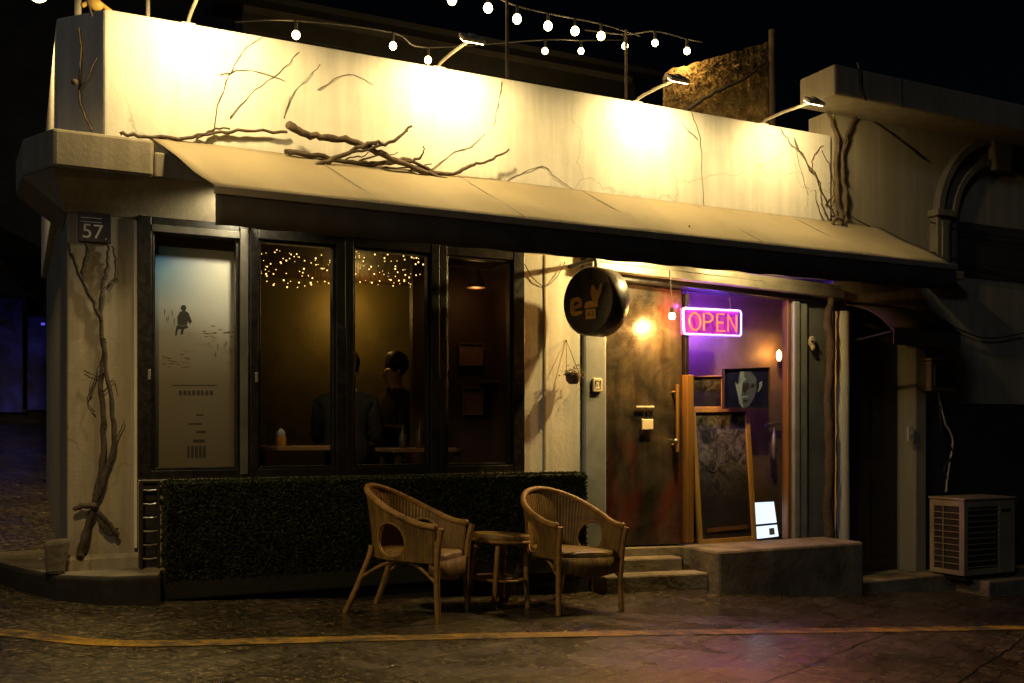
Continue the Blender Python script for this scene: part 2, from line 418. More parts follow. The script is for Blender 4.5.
def copy_tree(o, parent=None):
    c = o.copy(); col.objects.link(c); c.parent = parent
    for ch in [x for x in scene.objects if x.parent == o]: copy_tree(ch, c)
    return c
def lamp(name, kind, loc, energy, color, parent=None, **k):
    ld = bpy.data.lights.new(name, kind); ld.energy = energy; ld.color = color
    for a, b in k.items():
        if a != 'aim': setattr(ld, a, b)
    o = bpy.data.objects.new(name, ld); col.objects.link(o)
    loc = Vector(loc)
    if 'aim' in k: o.rotation_euler = Vector(k['aim']).to_track_quat('-Z', 'Y').to_euler()
    if parent: o.parent = parent; loc = loc - ORG[parent.name]
    o.location = loc
    return o
def text_into(mb, s, size, fn, mi=0):
    """glyph outlines as real flat geometry; fn maps the 2-D text plane into space"""
    cu = bpy.data.curves.new('lettering', 'FONT'); cu.body = s; cu.size = size; cu.align_x = 'CENTER'; cu.align_y = 'CENTER'; cu.extrude = 0
    o = bpy.data.objects.new('lettering', cu); col.objects.link(o)
    dg = bpy.context.evaluated_depsgraph_get(); me = o.evaluated_get(dg).to_mesh()
    vs = [fn(v.co.x, v.co.y) for v in me.vertices]; fs = [tuple(p.vertices) for p in me.polygons]
    mb.add(vs, fs, mi)
    o.evaluated_get(dg).to_mesh_clear(); bpy.data.objects.remove(o); bpy.data.curves.remove(cu)

def wob(path, amp, n=5):
    """resample a coarse path and give it the small kinks of a dry stem"""
    P = [Vector(p) for p in path]; out = []
    for i in range(len(P) - 1):
        p0 = P[max(0, i - 1)]; p1 = P[i]; p2 = P[i + 1]; p3 = P[min(len(P) - 1, i + 2)]
        for k in range(n):
            t = k / n
            q = .5 * ((2 * p1) + (p2 - p0) * t + (2 * p0 - 5 * p1 + 4 * p2 - p3) * t * t + (3 * p1 - p0 - 3 * p2 + p3) * t ** 3)
            if 0 < i + k: q = q + Vector([random.uniform(-amp, amp) for _ in range(3)])
            out.append(q)
    out.append(P[-1]); return out
def taper(n, a, b): return [(a + (b - a) * i / max(1, n - 1)) * random.uniform(.88, 1.14) for i in range(n)]
def stem(mb, pix, Y, r0, r1, amp=.006, n=5, seg=8, dy=0, mi=0):
    k = len(pix)
    p = wob([W(x, y, Y + dy * i / max(1, k - 1)) for i, (x, y) in enumerate(pix)], amp, n)
    mb.tube(p, taper(len(p), r0, r1), seg, mi)

# ------------------------------------------------------------------ ground, road, kerb
def grid_axis(parts):
    out = []
    for a, b, k in parts: out += [a + (b - a) * i / k for i in range(k)]
    return out + [parts[-1][1]]
gx = grid_axis([(-150, -10, 8), (-10, -1, 12), (-1, 7, 64), (7, 14, 14), (14, 150, 8)])
gy = grid_axis([(-150, -10, 8), (-10, -3, 10), (-3, 1, 40), (1, 14, 20), (14, 150, 8)])
g = MB(); nx = len(gx)
g.add([(x, y, gz(x, y)) for y in gy for x in gx], [(j * nx + i, j * nx + i + 1, (j + 1) * nx + i + 1, (j + 1) * nx + i) for j in range(len(gy) - 1) for i in range(nx - 1)])
struct('road', g, M['asphalt'], smooth=True)

line = [(-2.4, .5), (-.9, -.52), (-.45, -.84), (-.063, -1.10), (.33, -1.42), (.75, -1.50), (1.2, -1.51), (2.8, -1.60), (4.2, -1.72), (5.6, -1.84), (9.5, -2.1)]
lp = wob([(x, y, 0) for x, y in line], 0, 10)
y_ = MB(); vs = []
for i, p in enumerate(lp):
    t = (lp[min(i + 1, len(lp) - 1)] - lp[max(i - 1, 0)]).normalized(); nrm = Vector((-t.y, t.x, 0))
    wdt = .070 + .008 * noise.noise(Vector((i * .37, 0, 0)))
    for sgn in (-1, 1):
        q = p + nrm * wdt * sgn; vs.append((q.x, q.y, gz(q.x, q.y) + .004))
y_.add(vs, [(2 * i, 2 * i + 2, 2 * i + 3, 2 * i + 1) for i in range(len(lp) - 1)])
struct('yellow_line', y_, M['yellow'])

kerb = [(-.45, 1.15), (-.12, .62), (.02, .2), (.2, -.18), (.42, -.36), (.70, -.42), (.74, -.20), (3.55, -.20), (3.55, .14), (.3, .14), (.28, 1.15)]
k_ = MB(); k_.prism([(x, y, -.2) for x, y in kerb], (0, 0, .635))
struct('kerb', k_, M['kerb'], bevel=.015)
k_ = MB(); k_.prism([(x + (.02 if x < .5 else 0), y + .02, .4355) for x, y in kerb], (0, 0, .004)); struct('pavement', k_, M['stone_pave'])
for nm, px0, px1 in ():
    pass

# ------------------------------------------------------------------ the cafe building
cafe = thing('cafe_building', 'low cream plastered corner cafe with dark framed windows and a glazed entrance', 'building', (3.0, 0, .3))
def part(name, mb, m, parent=None, **k): return build(name, mb, m, parent or cafe, **k)
WIN0, WIN1 = .63, 3.13
PW = .14                                                         # thickness of the street wall
# parapet with its chamfered left corner, pillar, ledge
par = [(.457, 0), (5.96, 0), (5.96, .16), (.53, .16), (.375, .33), (.375, 4.2), (.215, 4.2), (.215, .27)]
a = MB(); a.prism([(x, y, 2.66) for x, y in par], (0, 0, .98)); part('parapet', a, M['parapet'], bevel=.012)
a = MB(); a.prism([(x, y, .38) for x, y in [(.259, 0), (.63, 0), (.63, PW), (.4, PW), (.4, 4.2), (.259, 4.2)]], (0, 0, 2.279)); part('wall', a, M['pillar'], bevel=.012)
a = MB(); a.prism([(.236, -.03, .41), (.655, -.03, .41), (.655, .02, .41), (.236, .02, .41)], (0, 0, .115)); part('plinth', a, M['pillar'], bevel=.03)
led = [(.18, -.20), (.70, -.20), (.70, .0), (.215, .0), (.215, .27), (.1, .6), (.0, .6), (.035, .1)]
a = MB(); a.prism([(x, y, 2.655) for x, y in led], (0, 0, .215)); part('ledge', a, M['plaster_old'], bevel=.02)
a = MB(); a.prism([(.70, -.2, 2.655), (6.0, -.2, 2.655), (6.0, 0, 2.655), (.70, 0, 2.655)], (0, 0, .148)); part('ledge', a, M['plaster_old'], bevel=.012)
# corbel that slopes back from the ledge to the pillar head
a = MB()
top = [(.18, -.195, 2.654), (.035, .1, 2.654), (.0, .6, 2.654), (.259, .6, 2.654), (.259, 0, 2.654), (6.0, 0, 2.654), (6.0, -.195, 2.654)]
a.add([(.18, -.195, 2.654), (.035, .1, 2.654), (.0, .6, 2.654), (.255, -.004, 2.455), (.255, .6, 2.455), (6.0, -.195, 2.654), (6.0, -.004, 2.455), (6.0, -.004, 2.654), (.255, -.004, 2.654), (.255, .6, 2.654)],
      [(0, 5, 6, 3), (1, 0, 3), (1, 3, 4, 2), (0, 1, 2, 9, 8), (0, 8, 7, 5), (5, 7, 6)])
part('corbel', a, M['plaster_old'])
# street wall under and over the windows, white panel, entrance surroundings
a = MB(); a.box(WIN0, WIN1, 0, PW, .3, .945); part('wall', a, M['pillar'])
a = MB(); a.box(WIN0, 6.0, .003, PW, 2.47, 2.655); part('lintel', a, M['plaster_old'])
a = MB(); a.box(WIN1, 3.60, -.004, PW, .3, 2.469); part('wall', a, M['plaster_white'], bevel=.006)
a = MB(); a.box(3.30, 3.312, -.012, -.004, .96, 2.45); part('trim', a, M['plaster_old'])
# rear, sides, floor, ceiling and roof of the room
a = MB(); a.box(.4, 3.6, 2.5, 2.62, .3, 2.654); part('wall', a, M['inner_wall'])
a = MB(); a.box(3.48, 3.6, PW, 2.5, .3, 2.654); part('wall', a, M['inner_panel'])
a = MB(); a.box(2.80, 3.48, 1.25, 1.32, .4, 2.55); part('partition', a, M['inner_panel'])
a = MB(); a.box(.4, 6.0, PW, 4.2, .25, .40); part('floor', a, M['wood_dark'])
a = MB(); a.box(.4, 6.0, PW, 4.2, 2.56, 2.654); part('ceiling', a, M['inner_panel'])
a = MB(); a.box(.376, 6.0, .161, 4.2, 2.80, 2.92); part('roof', a, M['concrete_dark'])
a = MB(); a.box(.4, 6.0, 4.2, 4.32, .3, 2.9); part('wall', a, M['night_wall'])

# four windows: each a frame with its own pane
ed = [WIN0, W(248.5, 300).x, W(344, 300).x, W(437.5, 300).x, WIN1]
ZB, ZT = .946, 2.468
for i in range(4):
    x0, x1 = ed[i] + (.0015 if i else 0), ed[i + 1] - .0015
    l = .075 if i == 0 else .05; r = .06 if i < 3 else .085
    tb, bb = .075, .05
    f = MB()
    f.box(x0, x0 + l, -.045, .06, ZB, ZT); f.box(x1 - r, x1, -.045, .06, ZB, ZT)
    f.box(x0 + l, x1 - r, -.042, .06, ZB, ZB + bb); f.box(x0 + l, x1 - r, -.042, .06, ZT - tb, ZT)
    # inner sash lip
    f.box(x0 + l, x0 + l + .018, -.02, .04, ZB + bb, ZT - tb); f.box(x1 - r - .018, x1 - r, -.02, .04, ZB + bb, ZT - tb)
    f.box(x0 + l + .018, x1 - r - .018, -.02, .04, ZB + bb, ZB + bb + .016); f.box(x0 + l + .018, x1 - r - .018, -.02, .04, ZT - tb - .016, ZT - tb)
    w_ = part('window', f, M['frame'], bevel=.004)
    p = MB(); p.box(x0 + l + .016, x1 - r - .016, .008, .014, ZB + bb + .014, ZT - tb - .014)
    part('pane', p, M['glass'], w_)
    if i == 0:
        h = MB(); h.box(x1 - r + .002, x1 - .012, -.056, -.0455, ZB + .02, ZT - .03); h.box(x0 + l, x1 - r, -.05, -.043, ZT - tb - .012, ZT - tb + .03); part('trim', h, M['trim_grey'], w_, bevel=.003)  # side bar is silver trim; upper bar added pale for the lit frame head
    if i in (0, 1):
        h = MB(); h.box(x0 + l - .022, x0 + l - .006, -.058, -.045, 1.02 + .5, 1.02 + .56); part('latch', h, M['steel'], w_, bevel=.003)
a = MB(); a.box(.612, .629, -.022, .0, .55, 2.44); part('trim', a, M['plaster_white'], bevel=.003)  # pale strip added to draw the lamplit edge of the pillar
a = MB(); a.box(WIN0, WIN1, -.075, -.043, .925, .945); part('sill', a, M['steel'], bevel=.003)

# entrance: everything there sags a little to the right, like the street
SL = -.028
def sag(mb, k=1.0):
    for v in mb.v: v.z += SL * k * (v.x - 3.8)
    return mb
DX0, DX1, DX2, DX3 = W(606, 400).x, W(685, 400).x, W(697, 400).x, W(789, 400).x
a = MB(); a.box(3.605, 3.80, -.03, PW, .38, 2.40); part('jamb', sag(a), M['jamb'], bevel=.02)
a = MB(); a.box(3.64, 5.97, -.10, .0, 2.42, 2.468); a.box(3.62, 5.99, -.12, .0, 2.36, 2.418)
part('header', sag(a), M['header'], bevel=.006)
a = MB(); a.box(3.805, 5.70, -.06, .05, 2.315, 2.358); part('header', sag(a), M['frame'], bevel=.004)
a = MB(); a.box(DX3 + .01, DX3 + .075, -.05, .06, .38, 2.31); a.box(DX3 + .08, DX3 + .17, -.03, .06, .38, 2.31); part('jamb', sag(a), M['jamb'], bevel=.012)
a = MB(); a.box(DX3 + .173, 5.99, .0, PW, .3, 2.355); part('wall', sag(a), M['slate'], bevel=.005)
a = MB(); a.box(3.6, 6.0, PW, .2, 2.3, 2.47); part('wall', a, M['night_wall'])
a = MB(); a.box(3.605, 5.98, -.03, 1.0, .28, .384); part('threshold', sag(a), M['concrete'], bevel=.008)
# door leaf
a = MB(); a.box(DX0, DX1 - .012, .02, .065, .395, 2.31)
door = part('door', sag(a), M['door_brown'], bevel=.006)
hx = W(674, 400).x
a = MB(); a.tube([(hx, -.045, W(674, 452, -.04).z), (hx, -.045, W(674, 384, -.04).z)], .014, 10)
for yy in (392, 445): a.tube([(hx, -.045, W(674, yy, -.04).z), (hx, .022, W(674, yy, -.04).z)], .01, 8)
part('handle', a, M['wood_trim'], door, smooth=True)
a = MB(); a.tube([W(676, 441, -.0), W(676, 441, -.03)], .016, 10); a.ball(W(676, 441, -.04), .02, 10); part('lock', a, M['steel'], door, smooth=True)
# timber post and display bay with glass
a = MB(); a.box(DX1, DX2 - .05, -.03, .06, .385, W(690, 375).z); part('post', sag(a, 0), M['wood_trim'], bevel=.006)
a = MB(); a.box(DX1 + .005, DX1 + .035, .0, .05, W(690, 375).z + .003, 2.26); part('post', a, M['frame'], bevel=.004)
a = MB(); a.box(DX1, 5.96, .27, .31, .384, 2.40); part('back_panel', a, M['recess'])
a = MB(); a.box(DX3 - .028, DX3 + .008, -.02, .05, .36, 2.27); part('trim', a, M['wood_trim'], bevel=.006)
a = MB(); a.box(DX1 - .01, DX1 + .02, .07, .269, .384, 2.31); part('side_panel', a, M['recess'])
a = MB(); a.box(5.93, 5.96, PW + .06, .269, .384, 2.31); part('side_panel', a, M['recess'])
a = MB(); a.box(DX1 + .036, DX3 - .03, .028, .033, .39, 2.26); part('glass_pane', sag(a, .6), M['glass'])
# steps and platform
stp = thing('entrance_steps', 'two worn concrete steps rising to the cafe door', 'steps', (4.0, -.2, .05))
a = MB(); a.box(3.58, 4.45, -.36, -.185, -.1, .232); build('step', sag(a), M['concrete'], stp, bevel=.014)
a = MB(); a.box(3.58, 4.35, -.183, -.033, -.1, .325); build('step', sag(a), M['concrete'], stp, bevel=.014)
a = MB(); a.box(4.453, 5.84, -.47, -.034, -.25, .377)
tag(build('concrete_platform', a, M['concrete'], bevel=.02), 'plain concrete block platform right of the entrance steps', 'platform')

# ------------------------------------------------------------------ awning
aw = thing('awning', 'long cream canvas awning with dark hanging valance over the shopfront', 'awning', (3.6, -.4, 2.3))
c_ = MB(); NX, NY = 70, 10; vs = []
XL0, XL1, XR0, XR1 = .705, .93, 6.50, 6.44
for j in range(NY + 1):
    t = j / NY
    for i in range(NX + 1):
        s = i / NX
        x = (XL0 + (XL1 - XL0) * t) * (1 - s) + (XR0 + (XR1 - XR0) * t) * s
        sg = abs(math.sin(s * math.pi * 6)) * .026 * math.sin(math.pi * t) + .022 * noise.noise(Vector((s * 14, t * 2, 0))) * math.sin(math.pi * t)
        vs.append((x, -.006 - .80 * t, 2.935 - .435 * t - sg))
c_.add(vs, [(j * (NX + 1) + i, (j + 1) * (NX + 1) + i, (j + 1) * (NX + 1) + i + 1, j * (NX + 1) + i + 1) for j in range(NY) for i in range(NX)])
build('canopy', c_, M['canvas'], aw, smooth=True, solid=.005)
for k in range(1, 6):
    s = k / 6; sm = MB(); sm.tube([((XL0 + (XL1 - XL0) * t) * (1 - s) + (XR0 + (XR1 - XR0) * t) * s, -.006 - .80 * t, 2.938 - .435 * t) for t in (.01, .25, .5, .75, .99)], .0035, 5)
    build('seam', sm, M['hem'], aw, smooth=True)
h_ = MB(); h_.box(XL1 - .006, XR1 + .006, -.826, -.800, 2.456, 2.502); build('front_bar', h_, M['hem'], aw, bevel=.006)
v_ = MB(); vs = []
for j in range(2):
    for i in range(141):
        s = i / 140; x = XL1 + (XR1 - XL1) * s
        vs.append((x, -.812 + .003 * j * math.sin(s * 60) + .002 * math.sin(s * 173), 2.461 - j * .165 + (.0035 * math.sin(s * 95) if j else 0)))
v_.add(vs, [(i, i + 141, i + 142, i + 1) for i in range(140)])
build('valance', v_, M['valance'], aw, smooth=True, solid=.004)
for x in (1.25, 2.9, 4.6, 6.2):
    s_ = MB(); s_.tube([(x, -.01, 2.50), (x, -.795, 2.47)], .012, 8); build('support_arm', s_, M['iron'], aw, smooth=True)

# ------------------------------------------------------------------ floodlights on the parapet
FL = [(188, 22, 'flood lamp with a bent arm above the left end of the parapet'),
      (438, 64, 'flood lamp leaning out above the parapet beside the lowest lit bulbs'),
      (636, 98, 'flood lamp at the left foot of the rooftop reed screen'),
      (762, 124, 'flood lamp with a long arm beside the rough cornice of the dark building')]
for i, (px, py, lb) in enumerate(FL):
    b0 = W(px, py + 2, .06)
    fl = thing('floodlight', lb, 'floodlight', (b0.x, .06, 3.64), group='floodlights along the parapet')
    L = (.52, .43, .42, .48)[i]
    tip = Vector((b0.x + .03, -L, 3.66 + (.06 if i == 0 else .015)))
    a = MB(); a.tube(wob([(b0.x, .08, 3.60), (b0.x, .02, 3.675), tip + Vector((-.01, .12, .01)), tip], .002, 4), .011, 8)
    a.box(b0.x - .04, b0.x + .04, .03, .13, 3.641, 3.655)
    build('arm', a, M['pole'], fl, smooth=True)
    dirv = Vector((.06, .58, -.8)).normalized(); sd = Vector((1, 0, 0)); up = sd.cross(dirv)
    a = MB(); a.obox(tip - dirv * .008, sd * .08, up * .042, dirv * .014); a.obox(tip - dirv * .028, sd * .025, up * .025, dirv * .008)
    hd = build('head', a, M['pole'], fl, bevel=.008)
    a = MB(); a.obox(tip + dirv * .0085, sd * .068, up * .032, dirv * .002); build('lens', a, M['lens'], hd)
    lamp('flood_beam', 'SPOT', tip + dirv * .03, (108, 90, 86, 46)[i], (1, .735, .32), fl, aim=(0, .50, -.86) if i < 3 else (.25, .5, -.68), spot_size=R(172), spot_blend=.6, shadow_soft_size=.05)

# lamps under the awning that wash the entrance header and the first window
def under_lamp(x, y, z, e, label, aim, size=150, tone=(1, .71, .26)):
    t = thing('downlight', label, 'lamp', (x, y, z), group='small lamps under the awning')
    a = MB(); a.lathe([(.028, 0), (.034, -.05), (.03, -.06)], (x, y, z), n=14); a.tube([(x, y, z), (x, y, z + .022)], .006, 6); build('housing', a, M['iron'], t, smooth=True)
    a = MB(); a.lathe([(.022, -.0615), (.018, -.066)], (x, y, z), n=14); build('lens', a, M['lens'], t)
    lamp('down_beam', 'SPOT', (x, y, z - .075), e, tone, t, aim=aim, spot_size=R(size), spot_blend=.6, shadow_soft_size=.03)
p = W(248, 214, -.2); under_lamp(p.x - .0, -.27, 2.66, 30, 'small lamp under the awning over the sunset poster window', (-.08, .85, -.55), 150, (1, .85, .52))
p = W(695, 262, -.25); under_lamp(p.x - .25, -.52, 2.62, 145, 'small lamp under the awning above the neon sign', (-.6, .6, -.55))
p = W(757, 268, -.25); under_lamp(p.x - .0, -.45, 2.64, 46, 'small lamp under the awning above the lit wall sconce', (.05, .75, -.65))
# the pendant street lamp just breaking into the top left corner
lp_ = W(38, -8, -1.9)
sl = thing('pendant_lamp', 'glowing pendant lamp hanging on a cable at the upper left corner', 'lamp', lp_)
a = MB(); a.ball(lp_, .038, 16); build('bulb', a, M['bulb'], sl, smooth=True)
a = MB(); a.lathe([(.02, .22), (.03, .12), (.10, .07), (.105, .06)], lp_, n=20); build('shade', a, M['iron'], sl, smooth=True)
a = MB(); a.tube(wob([lp_ + Vector((0, 0, .2)), lp_ + Vector((.1, .8, .7)), lp_ + Vector((.3, 1.75, .62))], 0, 6), .008, 6); a.tube([lp_ + Vector((0, 0, .2)), lp_ + Vector((-1.2, -3, 1.6))], .008, 6)
build('cable', a, M['cable'], sl, smooth=True)
lamp('pendant_glow', 'SPOT', lp_ - Vector((0, 0, .075)), 125, (1, .66, .25), sl, aim=(.18, -.02, -.97), spot_size=R(162), spot_blend=.8, shadow_soft_size=.06)

# ------------------------------------------------------------------ festoon lights over the roof
def festoon(label, pts, sup, Y0, Y1, r):
    n = len(pts); P = [W(x, y, Y0 + (Y1 - Y0) * i / (n - 1)) for i, (x, y) in enumerate(pts)]
    t = thing('string_lights', label, 'string lights', P[n // 2], group='festoon strings over the roof')
    A, B = W(*sup[0], Y0), W(*sup[1], Y1)
    tops = [p + Vector((0, 0, .10)) for p in P]
    a = MB(); a.tube(wob([A] + tops + [B], 0, 5), .006, 6); build('cable', a, M['cable'], t, smooth=True)
    me = None
    for p in P:
        a = MB(); a.ball(p, r, 14, (1, 1, 1.08)); build('bulb', a, M['bulb'], t, smooth=True)
        a = MB(); a.tube([p + Vector((0, 0, r)), p + Vector((0, 0, .1))], .013, 8); build('socket', a, M['iron'], t, smooth=True)
    for i in range(0, n, 2): lamp('festoon_glow', 'POINT', P[i] - Vector((0, .02, r + .03)), 9, (1, .66, .25), t, shadow_soft_size=.05)
    return t
festoon('upper string of glowing round bulbs sloping down to the reed screen', [(452, 0), (488, 8), (517, 19), (548, 26), (575, 31), (601, 36)], [(400, -22), (640, 36)], .5, 1.0, .034)
festoon('far string of three small bulbs ending at the reed screen corner', [(625, 46), (655, 43), (687, 51)], [(585, 30), (702, 42)], 1.2, .7, .027)
festoon('lower string of dim bulbs close above the parapet edge', [(296, 35), (393, 46), (428, 60), (545, 51), (581, 51)], [(235, 22), (625, 40)], .7, 2.0, .028)
for x, y0, y1, Y, lb in [(507, 72, -30, .35, 'thin bare pole rising from the parapet amid the bulbs'), (148, 18, -25, .3, 'thin bright pole rising from the parapet near its left corner'),
                         (626, 64, 30, .9, 'thin pole holding the strings beside the reed screen')]:
    p0 = W(x, y0, Y); p1 = W(x, y1, Y); a = MB(); a.tube([(p0.x, Y, 2.9), p1], .012 if x != 78 else .022, 8)
    tag(build('pole', a, M['pole'] if x == 148 else M['bark_dark'], smooth=True), lb, 'pole', 'poles on the roof')
fl = thing('floodlight', 'flood lamp added on a pale stem at the left corner to light the side street', 'floodlight', (.33, .42, 3.64), group='floodlights along the parapet')
p0 = W(78, 9, .42); a = MB(); a.tube([(p0.x, .42, 3.641), (p0.x, .42, 3.98), (p0.x - .16, .52, 4.04)], .02, 8); build('arm', a, M['pole'], fl, smooth=True)
tip = Vector((p0.x - .2, .54, 4.03)); dv = Vector((-.10, .66, -.74)).normalized(); sd_ = dv.cross(Vector((0, 0, 1))).normalized(); up_ = sd_.cross(dv)
a = MB(); a.obox(tip - dv * .012, sd_ * .095, up_ * .055, dv * .022); hd = build('head', a, M['iron'], fl, bevel=.008)
a = MB(); a.obox(tip + dv * .0125, sd_ * .08, up_ * .042, dv * .002); build('lens', a, M['lens'], hd)
lamp('flood_beam', 'SPOT', tip + dv * .03, 420, (1, .66, .25), fl, aim=tuple(dv), spot_size=R(84), spot_blend=.8, shadow_soft_size=.05)  # added lamp, head out of view, brightens the side street
# clamp of brass on the parapet corner
a = MB(); c0 = W(95, 8, .1); a.ball(c0 + Vector((0, 0, .02)), .05, 10, (1, .6, .7)); a.tube([c0 + Vector((-.07, 0, .0)), c0 + Vector((0, 0, .05)), c0 + Vector((.09, 0, -.01))], .014, 8)
tag(build('clamp', a, M['gold'], smooth=True), 'brass coloured clamp sitting on the parapet corner', 'clamp')

# reed screen on the roof
rs = thing('reed_screen', 'rough brown reed screen propped behind the parapet with a tall post', 'screen', (5.6, .8, 2.92))
a = MB(); poly = [(664, 70), (682, 62), (700, 55), (735, 52), (770, 40), (770, 150), (664, 150)]
nu, nv = 40, 22; vs = []
for j in range(nv + 1):
    for i in range(nu + 1):
        x = 664 + 106 * i / nu; top_ = 72 - 30 * (i / nu) + 3 * noise.noise(Vector((i * .4, 0, 0)))
        if i == 0: top_ += 4
        y = top_ + (150 - top_) * j / nv
        p = W(x, y, .8 + .02 * noise.noise(Vector((i * .6, j * .6, 2)))); vs.append(p)
a.add(vs, [(j * (nu + 1) + i, (j + 1) * (nu + 1) + i, (j + 1) * (nu + 1) + i + 1, j * (nu + 1) + i + 1) for j in range(nv) for i in range(nu)])
build('mat', a, M['bamboo'], rs, solid=.03)
a = MB(); 
for k in range(700):
    x = random.uniform(665, 769); y = random.uniform(72 - 30 * (x - 664) / 106 + 2, 132); p = W(x, y, .775)
    d = Vector((random.uniform(-1, 1), random.uniform(-.3, .1), random.uniform(-1, 1))).normalized() * random.uniform(.015, .05)
    q = d.cross(Vector((0, 1, 0))).normalized() * .006
    a.add([p - d - q, p + d - q, p + d + q, p - d + q], [(0, 1, 2, 3)])
build('reeds', a, M['bamboo'], rs)
a = MB(); p = W(772, 30, .74); a.tube([(p.x, .74, 2.92), p], .03, 8); build('post', a, M['bark'], rs, smooth=True)
a = MB(); stem(a, [(664, 122), (690, 108), (715, 92), (745, 78), (765, 62)], .745, .02, .012); build('branch', a, M['bark_dark'], rs, smooth=True)
# dark shed at the back of the roof
shd = thing('rooftop_shed', 'dim boarded shed at the back of the roof behind the bulbs', 'shed', (3.4, 3.4, 2.92))
a = MB(); a.box(1.9, 6.2, 3.3, 4.15, 2.921, 5.2); build('wall', a, M['night_wall'], shd)
for k in range(9):
    a = MB(); a.box(1.88, 6.22, 3.27, 3.298, 3.1 + k * .23, 3.28 + k * .23); build('board', a, M['iron'], shd, bevel=.006)
a = MB(); a.prism([(1.7, 2.9, 5.1), (6.4, 2.9, 5.1), (6.4, 4.3, 5.45), (1.7, 4.3, 5.45)], (0, 0, .06)); build('roof', a, M['iron'], shd)

# ------------------------------------------------------------------ dry creepers and branches
v1 = thing('climbing_vine', 'leafless woody vine climbing the left pillar below the number plate', 'vine', (.42, -.04, .44))
a = MB(); Yv = -.03
stem(a, [(82, 552), (92, 515), (101, 470), (103, 430), (101, 385), (103, 350), (101, 315)], -.026, .020, .010, .006, 5, 10, .008); build('trunk', a, M['bark_dark'], v1, smooth=True)
a = MB(); stem(a, [(96, 500), (112, 452), (113, 415), (106, 370), (104, 338)], Yv, .016, .011); build('stem', a, M['bark_dark'], v1, smooth=True)
a = MB(); stem(a, [(101, 318), (87, 290), (74, 262), (68, 242)], Yv, .012, .006); build('stem', a, M['bark_dark'], v1, smooth=True)
a = MB(); stem(a, [(101, 320), (103, 285), (108, 262), (108, 240)], Yv, .012, .006); build('stem', a, M['bark_dark'], v1, smooth=True)
a = MB(); stem(a, [(88, 293), (82, 272), (87, 252), (86, 244)], Yv, .011, .006); build('twig', a, M['bark_dark'], v1, smooth=True)
a = MB(); stem(a, [(106, 288), (115, 278), (116, 262), (112, 246)], Yv, .009, .004); build('twig', a, M['bark_dark'], v1, smooth=True)
a = MB(); stem(a, [(80, 556), (86, 530), (94, 505)], -.035, .022, .012); stem(a, [(116, 528), (110, 534), (100, 524)], -.03, .014, .012); stem(a, [(118, 535), (108, 522), (98, 512)], -.04, .013, .015); stem(a, [(74, 510), (84, 506), (96, 506)], -.05, .012, .02)
build('roots', a, M['bark_dark'], v1, smooth=True)
for q in [[(84, 370), (96, 376), (104, 372)], [(90, 395), (97, 372), (101, 362)], [(104, 392), (113, 380), (117, 392)], [(95, 412), (88, 402), (92, 380)], [(112, 445), (121, 430), (124, 420)]]:
    a = MB(); stem(a, q, Yv, .004, .002, .004); build('twig', a, M['bark_dark'], v1, smooth=True)

v2 = thing('climbing_vine', 'thick twin-stemmed vine climbing the joint between cafe and dark building', 'vine', (6.02, -.03, 2.95))
for q, r in ([[(844, 237), (838, 200), (836, 165), (838, 140), (828, 112)], .020], [[(838, 236), (846, 205), (842, 170), (846, 140), (858, 108), (868, 98)], .015]):
    a = MB(); stem(a, q, -.04, r, r * .7, .008, 6, 10); build('stem', a, M['bark'], v2, smooth=True)
a = MB(); a.tube(wob([W(832, 226, -.07), W(836, 218, -.09), W(844, 222, -.09), W(846, 232, -.07), W(838, 236, -.06)], .003, 5), .014, 8); build('burl', a, M['bark'], v2, smooth=True)
for q in [[(836, 216), (824, 196), (816, 176), (806, 160), (790, 142), (780, 128)], [(830, 220), (822, 205), (820, 184), (812, 168), (816, 152), (824, 146)], [(826, 205), (834, 190), (830, 168), (822, 150)], [(812, 172), (800, 150), (794, 138)], [(826, 228), (818, 206), (815, 190)]]:
    a = MB(); stem(a, q, -.010, .006, .0025, .008); build('twig', a, M['bark'], v2, smooth=True)
v3 = MB(); stem(v3, [(830, 545), (828, 500), (830, 450), (828, 400), (831, 350), (828, 318), (834, 292)], -.09, .042, .03, .008, 6, 10)
tag(build('climbing_vine', v3, M['bark_dark'], smooth=True), 'dark vine trunk standing beside the pale post right of the entrance', 'vine')
a = MB(); a.lathe([(.06, 0), (.06, .3), (.056, .9), (.06, 1.4), (.055, 1.9)], (W(841, 540, -.04).x, -.055, .30), n=16)  # pale post shape put in for a strip of lit wall
tag(build('lit_strip_post', a, M['plaster_white'], smooth=True), 'cream rounded post standing in for a strip of lit wall beside the recessed door', 'post')

def branch(label, curves, Y, grp='dry branches on the awning'):
    a = MB()
    for q, r0, r1 in curves: stem(a, q, Y, r0, r1, .008, 5, 8)
    tag(build('dry_branch', a, M['bark'], smooth=True), label, 'branch', grp)
branch('thickest dry branch, its blunt end raised at the left over the awning', [([(289, 125), (302, 133), (325, 137), (345, 140), (375, 151), (400, 163), (425, 172), (448, 180)], .026, .014), ([(398, 163), (415, 160), (423, 154), (424, 146)], .012, .004)], -.10)
branch('forked dry branch crossing upward to the right over the thickest one', [([(296, 167), (318, 165), (345, 154), (372, 142), (388, 143), (412, 126)], .017, .009), ([(352, 152), (384, 145), (408, 131)], .009, .005)], -.14)
branch('low dry branch lying flat along the top of the awning', [([(286, 152), (300, 154), (330, 158), (352, 163), (378, 164), (410, 160), (436, 174)], .018, .012), ([(360, 165), (395, 162), (430, 172)], .013, .006)], -.06)
branch('lone dry branch rising to the right of the tangle', [([(425, 173), (450, 174), (470, 166), (488, 160), (509, 149)], .015, .006)], -.07)
branch('long thin dry branch lying above the ledge at the left', [([(120, 134), (145, 136), (185, 138), (215, 132), (245, 131), (287, 132)], .012, .009), ([(196, 138), (212, 130), (230, 129)], .008, .005)], -.03)
